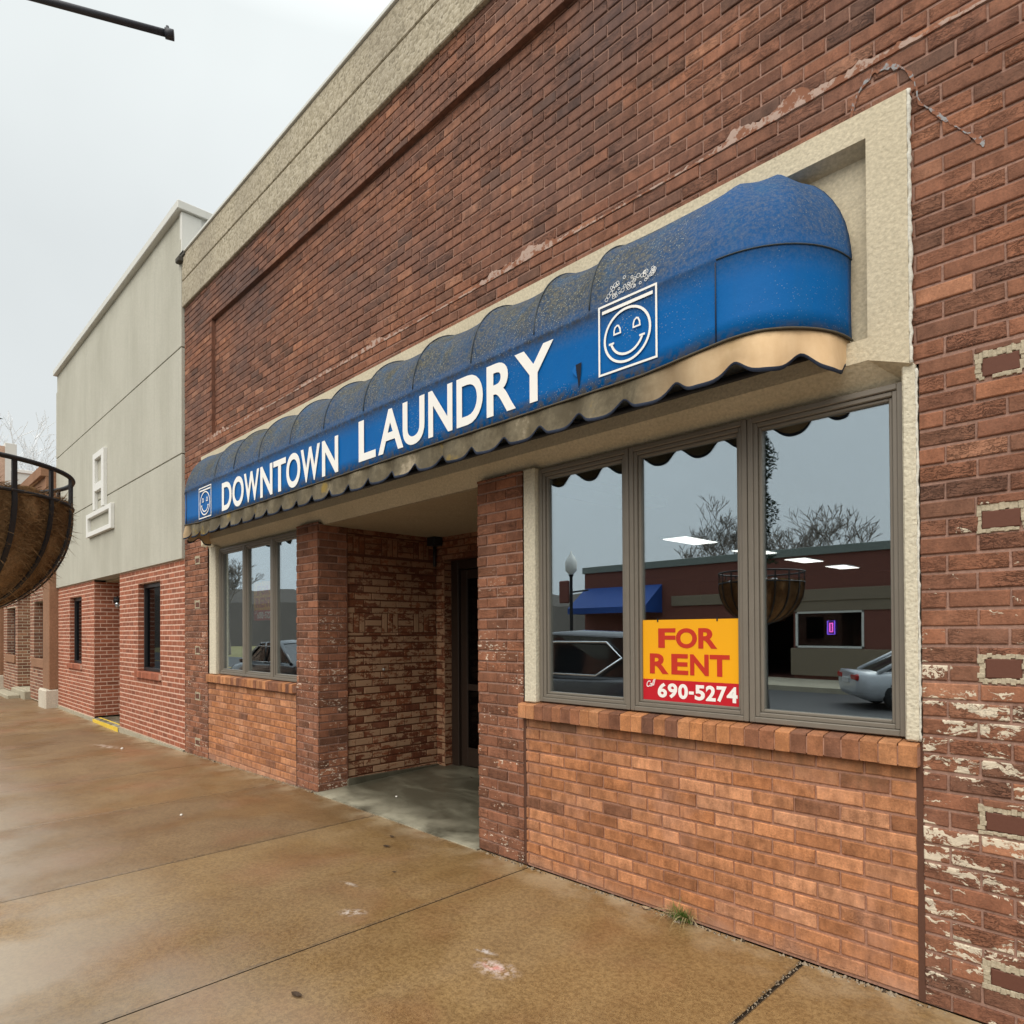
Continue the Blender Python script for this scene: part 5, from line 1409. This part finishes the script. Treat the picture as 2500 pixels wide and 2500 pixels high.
for k in range(420):
    x = rng.uniform(-8, .2); crumb(x, rng.uniform(-3.1, -.1), rng.uniform(.0014, .0038))
for k in range(170): crumb(-1.31 + rng.gauss(0, .006), rng.uniform(-1.6, 0), rng.uniform(.003, .007))
tag(mb.build('debris', ['debris', 'dirt']), kind='stuff')

# ================================================================== CAMERA
cam = bpy.data.cameras.new('camera'); co = bpy.data.objects.new('camera', cam); COL.objects.link(co)
cam.sensor_width = 36; cam.sensor_fit = 'HORIZONTAL'; cam.lens = 36 * 1616.19 / 2500
cam.shift_y = (1524.69 - 1250) / 2500; cam.clip_start = .05; cam.clip_end = 3000
fw = Vector((-0.71346827, 0.70062828, 0.00911301)); ri = Vector((0.70060856, 0.71352278, -0.00573449)); up = Vector((0.01052009, -0.00229328, 0.99994203))
mt = Matrix((ri, up, -fw)).transposed().to_4x4(); mt.translation = Vector((0, -3.23849, 1.6)); co.matrix_world = mt
scene.camera = co

# ================================================================== LIGHT
w = bpy.data.worlds.new('World'); scene.world = w; w.use_nodes = True
nt = w.node_tree; nt.nodes.clear()
out = nt.nodes.new('ShaderNodeOutputWorld'); bg = nt.nodes.new('ShaderNodeBackground')
sky = nt.nodes.new('ShaderNodeTexSky'); sky.sky_type = 'NISHITA'; sky.sun_disc = False
SUN = Vector((.22, -.62, .66)).normalized()
sky.sun_elevation = math.asin(SUN.z); sky.sun_rotation = math.atan2(SUN.x, SUN.y)
sky.air_density = 1.0; sky.dust_density = 6.0; sky.ozone_density = 1.0
geo = nt.nodes.new('ShaderNodeTexCoord'); sp = nt.nodes.new('ShaderNodeSeparateXYZ'); nt.links.new(geo.outputs['Generated'], sp.inputs[0])
rp = nt.nodes.new('ShaderNodeValToRGB'); cr = rp.color_ramp
while len(cr.elements) < 4: cr.elements.new(.5)
for e, (p, c) in zip(cr.elements, ((0, (4.3, 4.5, 4.5)), (.45, (4.7, 4.95, 4.95)), (.66, (5.4, 5.7, 5.65)), (1, (17, 17.2, 17)))):
    e.position = p; e.color = (*[q / 26 for q in c], 1)
nt.links.new(sp.outputs[2], rp.inputs[0])
cn = nt.nodes.new('ShaderNodeTexNoise'); cn.inputs['Scale'].default_value = 2.2; cn.inputs['Detail'].default_value = 4; nt.links.new(geo.outputs['Generated'], cn.inputs['Vector'])
cm = nt.nodes.new('ShaderNodeMapRange'); nt.links.new(cn.outputs['Fac'], cm.inputs[0]); cm.inputs[1].default_value = .3; cm.inputs[2].default_value = .7; cm.inputs[3].default_value = 24.3; cm.inputs[4].default_value = 27.4
sc = nt.nodes.new('ShaderNodeVectorMath'); sc.operation = 'SCALE'; nt.links.new(cm.outputs[0], sc.inputs['Scale']); nt.links.new(rp.outputs[0], sc.inputs[0])
mx = nt.nodes.new('ShaderNodeMix'); mx.data_type = 'RGBA'; mx.inputs[0].default_value = .93
nt.links.new(sky.outputs[0], mx.inputs[6]); nt.links.new(sc.outputs[0], mx.inputs[7])
nt.links.new(mx.outputs[2], bg.inputs[0]); bg.inputs[1].default_value = .10; nt.links.new(bg.outputs[0], out.inputs[0])
sl = bpy.data.lights.new('sun', 'SUN'); so = bpy.data.objects.new('sun', sl); COL.objects.link(so)
sl.energy = 1.5; sl.angle = math.radians(60); sl.color = (1, .93, .83)
so.rotation_euler = SUN.to_track_quat('Z', 'Y').to_euler(); so.location = (0, -6, 12)
scene.view_settings.view_transform = 'Standard'; scene.view_settings.look = 'None'; scene.view_settings.exposure = .78; scene.view_settings.gamma = 1
scene.cycles.max_bounces = 8; scene.cycles.transparent_max_bounces = 12; scene.cycles.sample_clamp_indirect = 8
